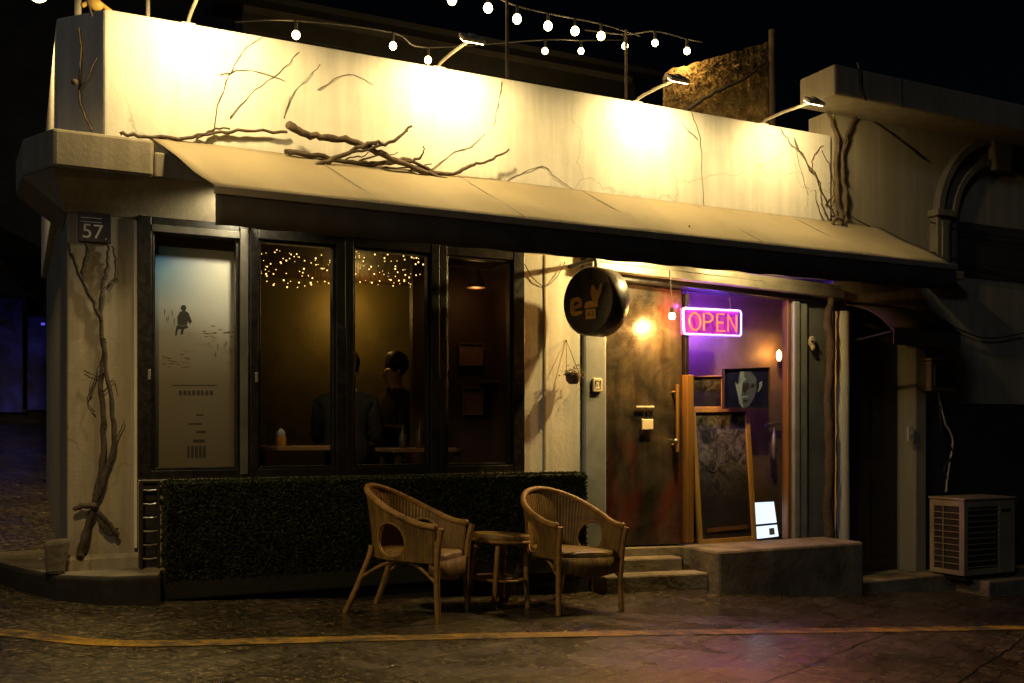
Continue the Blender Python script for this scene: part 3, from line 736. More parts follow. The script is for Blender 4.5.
branch('bundle of thin dry sticks heaped under the crossing branches', [([(284, 168), (320, 172), (352, 168)], .010, .006), ([(300, 160), (340, 168), (395, 176)], .009, .005), ([(330, 170), (372, 158), (398, 152)], .008, .003),
    ([(350, 172), (395, 168), (432, 164)], .008, .003), ([(392, 178), (420, 168), (446, 178)], .007, .004), ([(345, 160), (362, 156), (378, 148), (384, 142)], .005, .002), ([(300, 172), (310, 163), (330, 158)], .006, .003)], -.05)
v4 = thing('wall_creeper', 'thin bare creeper tendrils spread over the bright parapet', 'vine', (2, 0, 3.0))
for q in [[(214, 135), (218, 105), (232, 70), (246, 48), (264, 36)], [(230, 118), (250, 95), (280, 72), (299, 52)], [(284, 118), (292, 95), (308, 78), (320, 64)], [(220, 75), (250, 70), (285, 81)], [(318, 90), (348, 74), (374, 85)], [(430, 170), (455, 152), (470, 147), (485, 134)],
          [(505, 183), (520, 174), (543, 166), (556, 178), (578, 192)], [(690, 110), (700, 138), (702, 175), (704, 206)], [(698, 140), (688, 130), (682, 122)], [(795, 140), (800, 165), (808, 195)], [(502, 82), (497, 110), (494, 126)], [(75, 95), (86, 80), (97, 66)], ]:
    if q[0] == (75, 95): continue
    a = MB(); stem(a, q, -.004, .003, .0015, .005, 5, 6); build('tendril', a, M['bark'], v4, smooth=True)
# tendril stubs on the chamfered end of the parapet
def cham(t, z): return Vector((.457 + (.215 - .457) * t - .008, .27 * t - .008, z))
v5 = MB()
v5.tube(wob([cham(.25, 2.95), cham(.45, 3.1), cham(.5, 3.25), cham(.46, 3.4), cham(.5, 3.55)], .006, 5), .006, 8); v5.tube(wob([cham(.47, 3.2), cham(.3, 3.27), cham(.15, 3.36)], .004, 5), .004, 8); v5.ball(cham(.52, 3.23) + Vector((-.02, -.02, 0)), .02, 8)
tag(build('vine_stub', v5, M['bark'], smooth=True), 'short dry vine stub clinging to the grey end of the parapet', 'vine')

# ------------------------------------------------------------------ number plate, sign, small things on the front
np_ = thing('number_plate', 'dark blue house number plate reading 57 on the left pillar', 'number plate', W(94, 228, 0))
x0, x1 = W(78, 228).x, W(111, 228).x; z0, z1 = W(94, 243).z, W(94, 213).z
a = MB(); a.box(x0, x1, -.018, -.001, z0, z1); build('plate', a, M['navy'], np_, bevel=.004)
a = MB(); cx = (x0 + x1) / 2 - .012
text_into(a, '57', .115, lambda u, v: Vector((cx + u * 1.0, -.0195, z0 + .058 + v)))
for zz in (z1 - .035, z1 - .058): a.box(x0 + .012, x1 - .05, -.0195, -.0185, zz, zz + .0035)
a.box(x1 - .03, x1 - .026, -.0195, -.0185, z0 + .02, z0 + .03)
build('numerals', a, M['white_paint'], np_)

sg = thing('round_sign', 'black round projecting shop sign with gold letter and hand emblem', 'sign', W(590, 302, -.34))
c0 = W(596, 302, -.36); nrm = Vector((-math.cos(R(17)), -math.sin(R(17)), 0)); sd = Vector((-nrm.y, nrm.x, 0)) * -1
sd = Vector((0, 0, 1)).cross(nrm); sd = -sd if sd.dot(Vector((SN * 0 + CS, -SN, 0))) < 0 else sd
a = MB(); RR = .232; TH = .085
a.lathe([(.0, -TH), (RR - .012, -TH), (RR, -TH + .012), (RR, TH - .012), (RR - .012, TH), (RR - .02, TH - .006), (0, TH - .006)], c0, nrm, 56); build('drum', a, M['sign_black'], sg, smooth=True)
def SF(u, v): return c0 + nrm * (TH - .0045) + sd * (u * RR) + Vector((0, 0, v * RR))
def px2(x, y): return ((x - 258) / 148 * 1.0, (282 - y) / 186)
a = MB()
def blob(pts, flip=False):
    a.prism([SF(*px2(*p)) for p in pts], nrm * .004)
# letter like a rounded e with tail
for poly in ([(157, 275), (168, 258), (200, 254), (220, 266), (224, 290), (207, 294), (204, 282), (188, 277), (178, 286), (160, 300)],
             [(157, 275), (160, 300), (178, 286), (178, 300), (205, 294), (224, 290), (222, 312), (182, 318), (184, 332), (228, 332), (224, 346), (190, 356), (166, 352), (157, 330)],):
    blob(poly)
blob([(240, 320), (243, 292), (262, 284), (318, 286), (316, 320)])
blob([(246, 328), (304, 328), (304, 380), (246, 380)])
blob([(284, 282), (276, 240), (280, 202), (294, 198), (302, 226), (316, 238), (334, 196), (342, 202), (336, 244), (316, 284)])
build('emblem', a, M['gold'], sg)
a = MB(); text_into(a, 'A3', .05, lambda u, v: c0 + nrm * (TH + .0005) + sd * ((275 - 258) / 148 * RR + u) + Vector((0, 0, (282 - 354) / 186 * RR + v)))
build('lettering', a, M['sign_black'], sg)
a = MB(); a.tube([c0 + Vector((0, 0, RR - .01)), c0 + Vector((0, 0, RR + .06)), Vector((c0.x, .0, c0.z + RR + .06))], .016, 8); build('bracket', a, M['iron'], sg, smooth=True)

hp = thing('hanging_planter', 'small dried plant in a pot hanging from two strings on the white wall panel', 'planter', W(572, 376, -.09))
p = W(573, 376, -.12); q0 = W(566, 340, -.006)
a = MB(); a.lathe([(.03, -.055), (.05, -.03), (.055, .02), (.048, .022)], p, n=16); build('pot', a, M['terracotta'], hp, smooth=True)
a = MB()
for k in range(170):
    d = Vector((random.gauss(0, .035), random.gauss(0, .03), abs(random.gauss(.02, .03)) - .03)); b = p + d + Vector((0, 0, .02))
    t = Vector((random.uniform(-1, 1), random.uniform(-1, 1), random.uniform(-.6, 1))).normalized() * .02; w = t.orthogonal().normalized() * .006
    a.add([b - w, b + t, b + w, b - t * .4], [(0, 1, 2, 3)])
build('foliage', a, M['plant_dry'], hp)
a = MB(); a.tube([p + Vector((-.05, 0, .02)), q0, p + Vector((.05, 0, .02))], .003, 6); build('string', a, M['cable'], hp, smooth=True)
a = MB(); stem(a, [(523, 262), (535, 280), (546, 286), (556, 278), (565, 262)], -.02, .004, .003, .003); tag(build('loose_wire', a, M['cable'], smooth=True), 'loose black wire looping over the top of the white wall panel', 'wire')
ip = thing('door_plate', 'small ivory square plate with a dark mark on the grey door jamb', 'plate', W(597, 385, -.03))
p = W(597.5, 385, -.045)
a = MB(); a.box(p.x - .038, p.x + .038, -.052, -.031, p.z - .05, p.z + .05); build('plate', a, M['ivory'], ip, bevel=.006)
a = MB(); text_into(a, '51', .058, lambda u, v: Vector((p.x + u, -.0535, p.z + .004 + v)))
for (u0, u1, w0, w1) in ((-.026, .026, .028, .031), (-.026, .026, -.03, -.027), (-.026, -.023, -.027, .028), (.023, .026, -.027, .028)): a.box(p.x + u0, p.x + u1, -.0535, -.0525, p.z + w0, p.z + w1)
build('mark', a, M['ink'], ip)

# ------------------------------------------------------------------ poster behind the first pane
x0, x1 = W(155, 300, .1).x, W(236, 300, .1).x; z0, z1 = W(196, 468, .1).z, W(196, 249, .1).z
po = thing('poster', 'tall sunset poster with a seated figure filling the first window', 'poster', ((x0 + x1) / 2, .1, z0))
a = MB(); a.box(x0, x1, .095, .10, z0, z1); build('sheet', a, M['poster'], po)
def PP(x, y, d=.0945): 
    q = W(x, y, d); return q
a = MB(); 
for poly in ([(183.5 + 2.9 * math.cos(k * .63), 308 + 3.1 * math.sin(k * .63)) for k in range(10)],
             [(180, 311.5), (185, 310.5), (188.5, 313), (190.5, 318), (192, 322), (189.5, 324), (188, 321), (187, 325), (181, 326), (177.5, 324), (177.3, 317)],
             [(177.5, 324.5), (181, 326.3), (187, 325.3), (188.5, 328), (184, 329), (183, 334), (180.5, 335), (181, 329), (178, 329.5), (176.5, 336), (175, 335), (176, 328)]):
    a.prism([PP(*q) for q in poly], (0, .0003, 0))
build('figure', a, M['ink'], po)
a = MB(); rr = random.Random(5)
for (bx, by, bw, bh, cnt) in ((202, 333, 33, 14, 20), (157, 362, 30, 16, 18), (160, 318, 14, 12, 5), (205, 350, 26, 16, 9)):
    for k in range(cnt):
        x = bx + rr.random() * bw; y = by + rr.gauss(0, bh * .28); w = rr.uniform(2, 9); h = rr.uniform(.5, 1.6)
        if bx == 205 or bx == 160: w, h = rr.uniform(.5, 1.2), rr.uniform(4, 10)
        x1 = min(235, x + w)
        if x1 - x < .3: continue
        a.prism([PP(x, y, .0946 - .00002 * k), PP(x + (x1 - x) * .3, y - h / 2, .0946 - .00002 * k), PP(x1, y - h * .2, .0946 - .00002 * k), PP(x + (x1 - x) * .7, y + h / 2, .0946 - .00002 * k)], (0, .0002, 0))
build('landscape', a, M['print_brown'], po)
a = MB()
for (x, y, w, h) in [(172, 385.5, 45, 1.0)] + [(179 + k * 4.4, 393, 3.2, 4.5) for k in range(8)] + [(187 + k * 4, 452, 3.0, 12) for k in range(5)] + [(193, 441, 12, 3), (196, 432, 10, 2.5), (188, 424, 14, 1.6), (196, 415, 8, 1.6)]:
    jx = random.uniform(0, 1)
    a.prism([PP(*q) for q in [(x, y + h / 2), (x, y - h / 2), (x + w - jx, y - h / 2 - .1), (x + w, y + h / 2)]], (0, .0003, 0))
build('print', a, M['ink'], po)

# ------------------------------------------------------------------ neon sign
ns = thing('neon_sign', 'glowing violet framed OPEN neon sign above the portrait', 'neon sign', W(713, 322, -.09))
YN = -.06
c = [W(683, 308, YN), W(741, 311, YN), W(741, 336, YN), W(684, 334, YN)]
a = MB()
loop = []
for i in range(4):
    p0, p1, p2 = c[i - 1], c[i], c[(i + 1) % 4]
    d0 = (p0 - p1).normalized() * .022; d1 = (p2 - p1).normalized() * .022
    for k in range(5):
        t = k / 4; loop.append((p1 + d0) * (1 - t) ** 2 + p1 * 2 * t * (1 - t) + (p1 + d1) * t * t)
loop.append(loop[0] + Vector((0, 0, .0001))); a.tube(loop, .0085, 8); build('outer_tube', a, M['neon_violet'], ns, smooth=True)
a = MB(); a.prism([p + Vector((0, .03, 0)) for p in (c[0], c[3], c[2], c[1])], (0, .008, 0)); build('backing', a, M['neon_back'], ns)
def NL(u, v):
    # u 0..1 across, v 0..1 up inside the frame
    t = c[0] * (1 - u) * v + c[1] * u * v + c[2] * u * (1 - v) + c[3] * (1 - u) * (1 - v); return t
def stroke(mb, pts): mb.tube([NL(*p) for p in pts], .0075, 8)
def letter_o(x, w): return [(x + w / 2 + w / 2 * math.sin(t) * (1 if abs(math.sin(t)) < 2 else 1), .5 + .33 * math.cos(t)) for t in [2 * math.pi * k / 20 for k in range(21)]]
for nm, sts in (('letter_O', [letter_o(.10, .19)]), ('letter_P', [[(.35, .17), (.35, .83), (.44, .84), (.50, .74), (.50, .60), (.44, .50), (.355, .5)]]),
                ('letter_E', [[(.70, .83), (.58, .83), (.58, .17), (.71, .17)], [(.585, .5), (.68, .5)]]), ('letter_N', [[(.77, .17), (.77, .83), (.92, .17), (.92, .83)]])):
    a = MB()
    for s in sts: stroke(a, s)
    build('letter', a, M['neon_orange'], ns, smooth=True)
a = MB()
for u in (.15, .85):
    q = NL(u, 1); a.tube([q + Vector((0, .02, 0)), Vector((q.x, .0, 2.33))], .003, 6)
build('hanging_wire', a, M['cable'], ns, smooth=True)
mid = (c[0] + c[2]) / 2
for k, u in enumerate((.12, .5, .88)):
    q = NL(u, .5)
    lamp('neon_glow', 'POINT', q + Vector((0, .17, 0)), 12, (.17, .04, 1.0), ns, shadow_soft_size=0)
    lamp('neon_front', 'POINT', NL(u, 1) + Vector((0, -.01, .035)), .55, (.75, .10, .9), ns, shadow_soft_size=0)
    lamp('neon_beam', 'SPOT', NL(u, 0) + Vector((0, -.03, -.02)), 17, (1.0, .06, .26), ns, aim=(-.15, -1, -.42), spot_size=R(75), spot_blend=.8, shadow_soft_size=0)

# door bulb and sconce
db = thing('door_bulb', 'bare glowing bulb hanging before the brown door beside the neon sign', 'bulb', W(672, 316, -.17))
p = W(672, 316, -.17); a = MB(); a.ball(p, .026, 14); build('bulb', a, M['door_bulb'], db, smooth=True)
a = MB(); a.tube([p + Vector((0, 0, .02)), p + Vector((0, 0, .06))], .013, 8); a.tube([p + Vector((0, 0, .06)), Vector((p.x + .01, -.13, 2.40))], .003, 6); build('socket', a, M['iron'], db, smooth=True)
lamp('bulb_glow', 'POINT', p + Vector((.0, .0, -.045)), 60, (1, .46, .11), db, shadow_soft_size=.03)
sc = thing('wall_sconce', 'small glowing wall sconce on the wooden side of the display bay', 'sconce', W(780, 356, .2))
p = W(779, 356, .18); a = MB(); a.lathe([(.012, -.04), (.022, -.01), (.018, .03), (.004, .05)], p, n=14); build('bulb', a, M['sconce'], sc, smooth=True)
a = MB(); a.tube([p + Vector((0, 0, -.04)), p + Vector((0, 0, -.06)), p + Vector((.05, .05, -.055))], .008, 8); a.box(p.x + .045, p.x + .06, p.y + .03, p.y + .07, p.z - .09, p.z); build('arm', a, M['iron'], sc, smooth=True)
lamp('sconce_glow', 'POINT', p + Vector((-.03, .0, .03)), 3.2, (1, .44, .09), sc, shadow_soft_size=.03)

# display bay contents
def framed(name, label, cat, px, Y, fw, mframe, minner, lean=0):
    """px = four pixel corners, clockwise from upper left"""
    P = [W(x, y, Y + (lean if k < 2 else 0)) for k, (x, y) in enumerate(px)]
    t = thing(name, label, cat, (P[2] + P[3]) / 2)
    ctr = sum(P, Vector()) / 4
    n_ = (P[1] - P[0]).cross(P[3] - P[0]).normalized()
    if n_.y > 0: n_ = -n_
    I = [p + ((P[(k + 1) % 4] - p).normalized() + (P[k - 1] - p).normalized()) * fw for k, p in enumerate(P)]
    a = MB()
    for k in range(4): 
        a.prism([P[k], P[(k + 1) % 4], I[(k + 1) % 4], I[k]], n_ * .028)
    build('frame', a, mframe, t, bevel=.003)
    a = MB(); a.prism([p + n_ * .004 for p in P], n_ * .006); inner = build('board', a, minner, t)
    return t, P, I, n_
t, P, I, n_ = framed('chalkboard', 'large wood framed chalkboard with a faded chalk drawing in the entrance', 'chalkboard', [(689, 408), (747, 407), (755, 541), (697, 545)], .09, .040, M['wood_gold'], M['chalk'], .10)
def BI(P, u, v, n_, d=.0115): return (P[0] * (1 - u) + P[1] * u) * (1 - v) + (P[3] * (1 - u) + P[2] * u) * v + n_ * d
a = MB()
def scrib(pts, r=.0035):
    a.tube(wob([BI(P, u, v, n_) for u, v in pts], .002, 4), taper((len(pts) - 1) * 4 + 1, r, r * .5), 5)
scrib([(.33 + .10 * math.cos(k * .5), .38 + .09 * math.sin(k * .5)) for k in range(13)], .004)
for q in [[(.42, .42), (.55, .41), (.66, .45)], [(.27, .49), (.32, .55), (.37, .50)]]: scrib(q, .003)
build('chalk_drawing', a, M['chalk_line'], t, smooth=True)
a = MB(); a.prism([BI(P, u, v, n_, .0105) for u, v in ((.16, .885), (.86, .875), (.86, .905), (.16, .915))], n_ * .014); build('rail', a, M['wood_trim'], t)
t, P, I, n_ = framed('chalkboard', 'small dark slate in a thin wooden frame left of the portrait', 'chalkboard', [(688, 376), (721.5, 375.5), (721.5, 408), (688, 408)], .20, .012, M['wood_gold'], M['chalk'])
t, P, I, n_ = framed('portrait', 'dark blue portrait picture of a pale half lit face', 'picture', [(722, 369), (768, 367), (768, 409), (722, 409)], .12, .008, M['wood_dark'], M['portrait_blue'])
def facepoly(nm, pts, m, d):
    a = MB(); a.prism([BI(P, (x - 95) / 560, (y - 100) / 490, n_, d) for x, y in pts], n_ * .0006); build(nm, a, m, t)
facepoly('face_shade', [(300, 140), (380, 128), (440, 150), (500, 230), (500, 380), (460, 480), (400, 560), (340, 580), (290, 520), (262, 380), (280, 220)], M['face_mid'], .0112)
facepoly('face_light', [(300, 140), (350, 138), (345, 200), (372, 238), (330, 270), (320, 380), (310, 440), (390, 430), (395, 448), (320, 462), (325, 520), (345, 560), (325, 575), (290, 520), (275, 430), (248, 330), (240, 258), (270, 300), (296, 265)], M['face_light'], .0122)
facepoly('face_light', [(372, 240), (400, 205), (440, 215), (440, 250), (405, 275)], M['face_mid'], .0122)
facepoly('ear', [(535, 280), (570, 262), (568, 320), (530, 385), (510, 390), (530, 330)], M['face_light'], .0122)
facepoly('eye_shade', [(330, 285), (390, 275), (410, 300), (395, 350), (350, 400), (325, 380)], M['face_dark'], .0132)
facepoly('eye_shade', [(430, 300), (480, 285), (470, 330), (430, 345)], M['face_dark'], .0132)
facepoly('mouth_shade', [(335, 485), (400, 478), (392, 500), (340, 505)], M['face_dark'], .0132)
# lit screen at the foot of the bay
t = thing('lit_screen', 'bright white tablet screen glowing at the foot of the display bay', 'screen', W(766, 538, .1))
P = [W(753, 502, .2), W(774, 501, .2), W(779, 537, .09), W(754, 540, .09)]
n_ = (P[1] - P[0]).cross(P[3] - P[0]).normalized(); n_ = -n_ if n_.y > 0 else n_
a = MB(); a.prism([p - n_ * .012 for p in P], n_ * .011); build('body', a, M['iron'], t)
def Q(u, v): return BI(P, u, v, n_, .0)
a = MB(); a.prism([Q(.02, .02), Q(.98, .02), Q(.98, .60), Q(.02, .60)], n_ * .002); a.prism([Q(.02, .66), Q(.98, .66), Q(.98, .98), Q(.02, .98)], n_ * .002); build('display', a, M['screen'], t)
a = MB(); a.prism([p + n_ * .0025 for p in (Q(.62, .74), Q(.84, .74), Q(.84, .92), Q(.62, .92))], n_ * .0006); build('marking', a, M['jamb'], t)

# hook bar
t = thing('hook_bar', 'metal hook bar with a dangling bottle opener inside the display bay', 'hook', W(776, 424, .2))
a = MB(); a.bar(W(765, 426, .22), W(787, 422, .22), .02, .03); build('bar', a, M['steel'], t, bevel=.004)
a = MB(); p = W(774, 430, .19); a.lathe([(.004, .02), (.012, -.02), (.02, -.06), (.026, -.12), (.022, -.2), (.006, -.24)], p, n=12); build('bottle_opener', a, M['steel'], t, smooth=True)
# plaque on the door
t = thing('door_plaque', 'small pale plaque hanging from a peg rail on the brown door', 'plaque', W(646, 420, -.0))
a = MB(); a.bar(W(636, 407, .0), W(654, 407, .0), .018, .016); build('peg_rail', a, M['pole'], t, bevel=.004)
a = MB(); p = W(647, 424.5, -.005); a.box(p.x - .05, p.x + .05, p.y - .012, p.y, p.z - .04, p.z + .04); build('plaque', a, M['ivory'], t, bevel=.012)
a = MB(); a.tube([p + Vector((-.035, -.004, .04)), W(645, 408, -.004), p + Vector((.035, -.004, .04))], .003, 6); build('cord', a, M['cable'], t)
# little mask
t = thing('wall_mask', 'small pale skull-like mask on the slate wall right of the display bay', 'ornament', W(812, 342, 0))
p = W(812, 342, -.03); a = MB(); a.ball(p, .05, 16, (.8, .45, 1.0)); a.ball(p + Vector((0, -.01, -.045)), .028, 12, (.9, .6, 1)); build('skull', a, M['skull'], t, smooth=True)
a = MB(); a.ball(p + Vector((-.016, -.021, .002)), .011, 10); a.ball(p + Vector((.016, -.021, .002)), .011, 10); build('eye_socket', a, M['iron'], t, smooth=True)

# ------------------------------------------------------------------ hedge planter and rack
hx0, hx1 = .76, 3.50
hg = thing('hedge_planter', 'long low planter box clad in dark green artificial hedge under the windows', 'planter', (2.1, -.17, .435))
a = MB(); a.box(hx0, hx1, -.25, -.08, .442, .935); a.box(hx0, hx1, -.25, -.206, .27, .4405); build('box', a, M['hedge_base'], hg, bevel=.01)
a = MB()
def leaf(p, nrm):
    d = (Vector(nrm) + Vector((random.uniform(-.9, .9), random.uniform(-.9, .9), random.uniform(-.7, 1)))).normalized() * random.uniform(.008, .020)
    w = d.orthogonal().normalized(); w = (w * math.cos(k_a := random.uniform(0, 6.28)) + d.normalized().cross(w) * math.sin(k_a)) * random.uniform(.0025, .005)
    p = Vector(p); a.add([p - w, p + d * .5 - w * 1.2, p + d, p + d * .5 + w * 1.2, p + w], [(0, 1, 2, 3, 4)])
for k in range(32000): leaf((random.uniform(hx0, hx1), -.25, random.uniform(.385, .935)), (0, -1, 0))
for k in range(5000): leaf((random.uniform(hx0, hx1), random.uniform(-.24, -.08), .935), (0, -.3, 1))
for k in range(1200): leaf((random.choice((hx0, hx1)), random.uniform(-.24, -.08), random.uniform(.44, .935)), (random.choice((-1, 1)), -.3, 0))
build('foliage', a, M['hedge'], hg)
rk = thing('metal_rack', 'narrow black metal rack with rungs between pillar and hedge planter', 'rack', (.69, -.1, .5))
xa, xb = W(140, 520, -.12).x, W(160, 520, -.12).x; za, zb = W(150, 563, -.12).z, W(150, 481, -.12).z
a = MB(); a.box(xa, xa + .016, -.13, -.11, .43, zb); a.box(xb - .016, xb, -.13, -.11, .43, zb); a.box(xa, xb, -.131, -.109, zb - .012, zb + .004); build('frame', a, M['iron'], rk, bevel=.003)
for k in range(6):
    z = za + (zb - za) * (k + .35) / 6; b = MB(); b.tube([(xa + .01, -.122, z), ((xa + xb) / 2, -.13, z - .004), (xb - .01, -.122, z)], .005, 6); build('rung', b, M['steel'], rk, smooth=True)
a = MB(); a.box(xa, .73, -.06, -.05, .43, zb); build('back_panel', a, M['iron'], rk)
# stone and pebbles by the pillar
a = MB(); q = W(57, 540, -.1); q.z = .4395; a.prism([q + Vector(v) for v in [(-.055, -.03, 0), (.02, -.06, 0), (.065, .0, 0), (.02, .05, 0), (-.04, .05, 0)]], (.006, .01, .19))
for v in a.v: v += Vector((1, .8, .5)) * .035 * noise.noise(v * 17)
tag(build('stone_block', a, M['stone'], bevel=.02), 'upright rough stone leaning against the foot of the left pillar', 'stone')
for k, (x, y) in enumerate([(58, 559), (68, 556), (97, 557), (106, 558), (40, 560), (83, 561)]):
    u = (x - 512) / F; v = (HY - y) / F; d = Vector((SN + u * CS, CS - u * SN, v)); p = CAM + d * ((.437 - CAM.z) / d.z)
    b = MB(); b.ball(p + Vector((0, 0, .006)), random.uniform(.009, .015), 8, (1, .8, .6))
    tag(build('pebble', b, M['pebble'], smooth=True), 'small pale pebble lying on the pavement at the foot of the left pillar', 'pebble', 'pebbles at the pillar foot')

# ------------------------------------------------------------------ wicker chairs and stool
def make_chair(label):
    t = thing('wicker_chair', label, 'chair', (0, 0, 0), group='wicker tub chairs by the road', local=True)
    RB, ST = .265, .20; L = 2 * ST + math.pi * RB
    def plan(s, off=0.0):
        q = s * L / 2
        if abs(q) < math.pi * RB / 2: return Vector((-(RB + off) * math.cos(q / RB) + .01, (RB + off) * math.sin(q / RB), 0))
        return Vector((abs(q) - math.pi * RB / 2 + .01, math.copysign(RB + off, q), 0))
    def toph(s): return .535 + .20 * (.5 + .5 * math.cos(math.pi * min(1, abs(s)))) ** 1.05
    NU, NV = 150, 44; a = MB(); z0 = .33
    idx = lambda i, j: j * (NU + 1) + i
    for j in range(NV + 1):
        for i in range(NU + 1):
            s = -1 + 2 * i / NU; h = toph(s); k = j / NV; z = z0 + (h - z0) * k
            lean = .075 * k ** 1.3 * (.35 + .65 * (1 - abs(s)))
            p = plan(s, lean); p.z = z
            a.v.append(p); a.uv[len(a.v) - 1] = (s * L / 2, z)
    for j in range(NV):
        for i in range(NU):
            s = -1 + 2 * (i + .5) / NU; h = toph(s); z = z0 + (h - z0) * (j + .5) / NV
            q = abs(s * L / 2) - .34; zz = z - .43
            if (q / .10) ** 2 + (zz / .12 if zz > 0 else zz / .08) ** 2 < 1: continue
            a.f.append((idx(i, j), idx(i + 1, j), idx(i + 1, j + 1), idx(i, j + 1))); a.m.append(0)
    build('backrest', a, M['wicker'], t, smooth=True, solid=.016)
    # wound rim round the top
    rim = []
    for i in range(61):
        s = -1 + 2 * i / 60; p = plan(s, .075 * (.35 + .65 * (1 - abs(s)))); p.z = toph(s) + .006; rim.append(p)
    a = MB(); a.tube(rim, .0195, 10); a.ball(rim[0], .022, 10); a.ball(rim[-1], .022, 10); build('rim', a, M['rattan'], t, smooth=True)
    # rim round each side opening
    for sg_ in (-1, 1):
        lp2 = []
        for k in range(29):
            th = 2 * math.pi * k / 28; q = .34 + .10 * math.cos(th); z = .43 + (.12 if math.sin(th) > 0 else .08) * math.sin(th)
            s = sg_ * q / (L / 2); h = toph(s); kk = (z - z0) / (h - z0); p = plan(s, .075 * max(0, kk) ** 1.3 * (.35 + .65 * (1 - abs(s)))); p.z = z; lp2.append(p)
        a = MB(); a.tube(lp2, .010, 8); build('opening_edge', a, M['rattan'], t, smooth=True)
    # seat
    a = MB(); pts = [plan(-1 + 2 * i / 40, -.008) for i in range(41)]
    front = [Vector((.245, RB * .5, 0)), Vector((.25, 0, 0)), Vector((.245, -RB * .5, 0))]
    ring = pts + front; n = len(ring)
    for sc_, z in ((1.0, .335), (1.0, .368), (.93, .384), (.5, .386), (.02, .382)):
        for p in ring: a.v.append(Vector((p.x * sc_, p.y * sc_, z))); a.uv[len(a.v) - 1] = (p.x * sc_, p.y * sc_)
    for l in range(4):
        for i in range(n): a.f.append((l * n + i, l * n + (i + 1) % n, (l + 1) * n + (i + 1) % n, (l + 1) * n + i)); a.m.append(0)
    a.f.append(tuple(range(n))[::-1]); a.m.append(0)
    build('seat', a, M['wicker'], t, smooth=True)
    # woven apron under the seat front
    a = MB(); pl = [(.18, -RB, 0), (.235, -RB + .02, 0), (.246, -.12, 0), (.25, 0, 0), (.246, .12, 0), (.235, RB - .02, 0), (.18, RB, 0)]
    for z in (.345, .215 ):
        for i, p in enumerate(pl): a.v.append(Vector((p[0], p[1], z + (.05 * abs(i - 3) / 3 * (z < .3))))); a.uv[len(a.v) - 1] = (p[1] + p[0], z)
    for i in range(6): a.f.append((i, i + 7, i + 8, i + 1)); a.m.append(0)
    build('apron', a, M['wicker'], t, smooth=True, solid=.012)
    for sg_ in (-1, 1):
        a = MB(); a.tube(wob([(.252, sg_ * (RB + .022), .535), (.236, sg_ * (RB + .012), .40), (.238, sg_ * (RB + .003), .2), (.262, sg_ * (RB + .008), .0)], .001, 5), .0185, 10); build('leg', a, M['rattan'], t, smooth=True)
        a = MB(); a.tube(wob([(-.225, sg_ * .17, .40), (-.235, sg_ * .185, .32), (-.30, sg_ * .215, .12), (-.345, sg_ * .235, .0)], .001, 5), .0185, 10); build('leg', a, M['rattan'], t, smooth=True)
        a = MB(); a.tube(wob([(.235, sg_ * RB, .22), (.08, sg_ * (RB - .03), .315), (-.08, sg_ * (RB - .03), .315), (-.27, sg_ * .20, .21)], .001, 6), .011, 8); build('brace', a, M['rattan'], t, smooth=True)
    return t
def stand(o, x, y, deg):
    n = Vector((.061, 0, 1)).normalized()
    q = Vector((0, 0, 1)).rotation_difference(n)
    o.rotation_mode = 'QUATERNION'; o.rotation_quaternion = q @ Matrix.Rotation(R(deg), 3, 'Z').to_quaternion()
    o.location = (x, y, gz(x, y) + .001)
ch1 = make_chair('wicker tub chair turned side-on, left of the round stool')
stand(ch1, 2.02, -.82, -42); ch1.scale = (.93, .93, .95)
ch2 = copy_tree(ch1); ch2['label'] = 'wicker tub chair facing the road, between the round stool and the steps'
stand(ch2, 3.05, -.74, -79); ch2.scale = (.93, .93, .97)

st = thing('rattan_stool', 'small round rattan stool with bent legs between the two wicker chairs', 'stool', (0, 0, 0), local=True)
a = MB(); a.lathe([(.0, .405), (.155, .405), (.166, .412), (.168, .432), (.16, .442), (.0, .446)], n=36); build('seat', a, M['wicker'], st, smooth=True)
a = MB(); a.tube([(.160 * math.cos(k * math.pi / 20), .160 * math.sin(k * math.pi / 20), .40) for k in range(41)], .012, 8); build('rim', a, M['rattan'], st, smooth=True)
for k in range(4):
    an = R(45 + 90 * k); c, s = math.cos(an), math.sin(an)
    a = MB(); a.tube(wob([(.06 * c, .06 * s, .385), (.115 * c, .115 * s, .385), (.145 * c, .145 * s, .35), (.155 * c, .155 * s, .2), (.175 * c, .175 * s, .0)], .0005, 5), .0155, 10); build('leg', a, M['rattan'], st, smooth=True)
for k in range(2):
    an = R(45 + 90 * k); c, s = math.cos(an), math.sin(an); z = .145 + .022 * k
    a = MB(); a.tube([(-.158 * c, -.158 * s, z), (0, 0, z + .004), (.158 * c, .158 * s, z)], .011, 8); build('stretcher', a, M['rattan'], st, smooth=True)
a = MB(); a.tube([(.150 * math.cos(k * math.pi / 20), .150 * math.sin(k * math.pi / 20), .168) for k in range(41)], .010, 8); build('foot_ring', a, M['rattan'], st, smooth=True)
stand(st, 2.65, -.615, 12); st.scale = (1.06, 1.06, 1.0)

